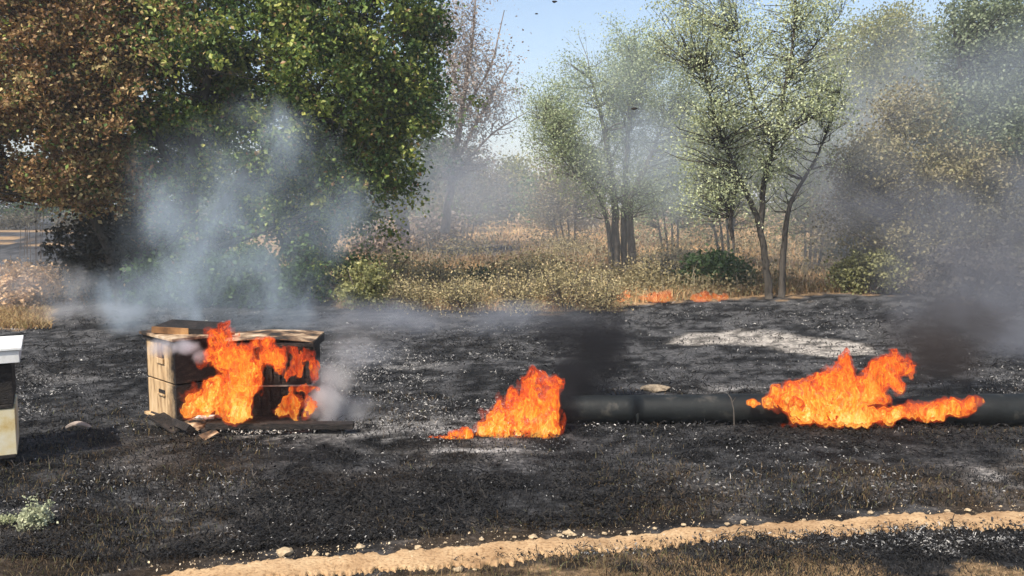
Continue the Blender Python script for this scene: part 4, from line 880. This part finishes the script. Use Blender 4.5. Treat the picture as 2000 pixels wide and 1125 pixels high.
smoke('blue_smoke', 'blue-white smoke drifting up behind the burning hives under the big tree',
      [(450, 440, 10.8, 270, 230, 1.2, .32), (440, 520, 10.5, 150, 130, .9, 1), (430, 430, 10.5, 80, 90, .7, .9), (320, 400, 10.6, 90, 120, .7, .6), (560, 300, 10.8, 130, 110, .8, .5), (640, 420, 10.8, 150, 110, .9, .45), (300, 570, 10.2, 180, 70, .9, .9), (520, 600, 9.6, 180, 70, .9, .55)],
      2.3, (.68, .8, .93), 1.9, .75, .36, .7, seed=3, stretch=(1, 1, .6))
smoke('low_white_smoke', 'low whitish smoke over the ground at the left edge', [(60, 560, 11.5, 170, 60, .8, 1), (180, 605, 10.8, 180, 26, .7, 1), (0, 520, 11.5, 90, 60, .6, .6)], 1.3, (.85, .87, .93), 1.8, .3, .35, .65, seed=2)
smoke('pale_smoke_puff', 'pale smoke puff rising at the right end of the charred beam', [(645, 800, Yh + .12, 52, 56, .2, 1), (655, 745, Yh + .2, 60, 60, .2, .35), (700, 815, Yh + .2, 60, 40, .2, .25), (690, 680, Yh + .3, 70, 70, .2, .1)], 17, (.99, .97, .97), 3.5, .2, .25, .62, seed=8)
smoke('hive_smoke', 'thin white smoke curling off the top corner of the left burning hive', [(318, 680, Yh - .05, 34, 22, .09, 1), (365, 678, Yh - .18, 34, 20, .08, .7), (390, 700, Yh - .2, 20, 20, .06, .6)], 26, (.85, .83, .88), 9, .05, .35, .6, seed=4)
DK = (.05, .05, .055)
smoke('black_smoke', 'black smoke behind the cone-shaped fire', [(1130, 745, Yp + .3, 75, 75, .3, 1), (1170, 680, Yp + .5, 100, 85, .35, .6), (1100, 640, Yp + .8, 110, 60, .4, .22), (1110, 800, Yp - .05, 50, 50, .2, .9)], 19, DK, 3.0, .22, .22, .55, seed=5)
smoke('brown_smoke', 'dark brownish smoke above the wide pipe fire', [(1810, 700, Yp + .3, 110, 75, .35, 1), (1760, 650, Yp + .5, 80, 60, .3, .5), (1860, 640, Yp + .8, 140, 80, .4, .55)], 7, (.1, .085, .08), 2.6, .25, .28, .6, seed=6)
smoke('grey_smoke', 'large mauve-grey smoke cloud filling the right side', [(1900, 560, 9.5, 220, 200, 1.2, .9), (1990, 640, 8.5, 170, 160, 1.0, 1), (1780, 420, 10.5, 230, 130, 1.1, .55), (1650, 370, 11, 150, 90, .9, .4), (2040, 420, 9.5, 160, 160, 1.1, 1), (2020, 600, 9.0, 150, 200, 1.2, 1.5)], 1.7, (.36, .37, .41), 1.6, .8, .28, .66, seed=7)
smoke('upper_grey_smoke', 'thin grey-blue smoke before the tree tops at the upper right', [(1900, 190, 12, 210, 140, 1.0, 1), (2020, 150, 12, 150, 170, 1, 1), (1730, 300, 12.4, 150, 80, .8, .5)], .5, (.55, .6, .66), .9, .5, .25, .6, seed=8)
smoke('thin_blue_smoke', 'thin blue smoke drifting across the pale green tree in the middle', [(1270, 310, 14.5, 170, 110, 1, 1), (1180, 170, 15, 180, 130, 1, .4), (1360, 380, 14.5, 160, 80, .9, .8), (930, 350, 15, 150, 80, 1, .6), (1450, 330, 14.5, 120, 120, .8, .5)], .42, (.7, .8, .93), .55, .8, .2, .62, seed=9)
smoke('ground_smoke', 'thin bluish smoke lying over the burnt ground in the middle', [(760, 620, 9.8, 260, 45, 1.2, 1), (1020, 620, 10.2, 260, 36, 1.2, .8), (700, 700, 8, 140, 60, .7, .5)], .7, (.66, .7, .8), 1.2, .3, .3, .65, seed=10)

smoke('smoke_veil', 'broad thin blue-grey veil of smoke among the trees behind the burnt field', [(1300, 300, 18, 520, 300, 5, 1), (1750, 300, 17, 480, 380, 4.5, 1.5), (900, 380, 20, 350, 160, 5, .8)], .16, (.8, .87, .96), .5, .8, .25, .65, seed=12)
# ------------------------------------------------------------------ haze
m = bpy.data.materials.new('haze_volume'); m.use_nodes = True; nd = m.node_tree.nodes; nd.clear()
out = nd.new('ShaderNodeOutputMaterial'); pv = nd.new('ShaderNodeVolumePrincipled'); m.node_tree.links.new(pv.outputs[0], out.inputs['Volume'])
pv.inputs['Density'].default_value = .0016; pv.inputs['Color'].default_value = (.86, .92, 1, 1)
c = MB(); c.box((-5200, -30, -1.2), (5200, 5200, 26)); o = c.build('haze', m); o['kind'] = 'stuff'; o['label'] = 'bluish haze filling the air'
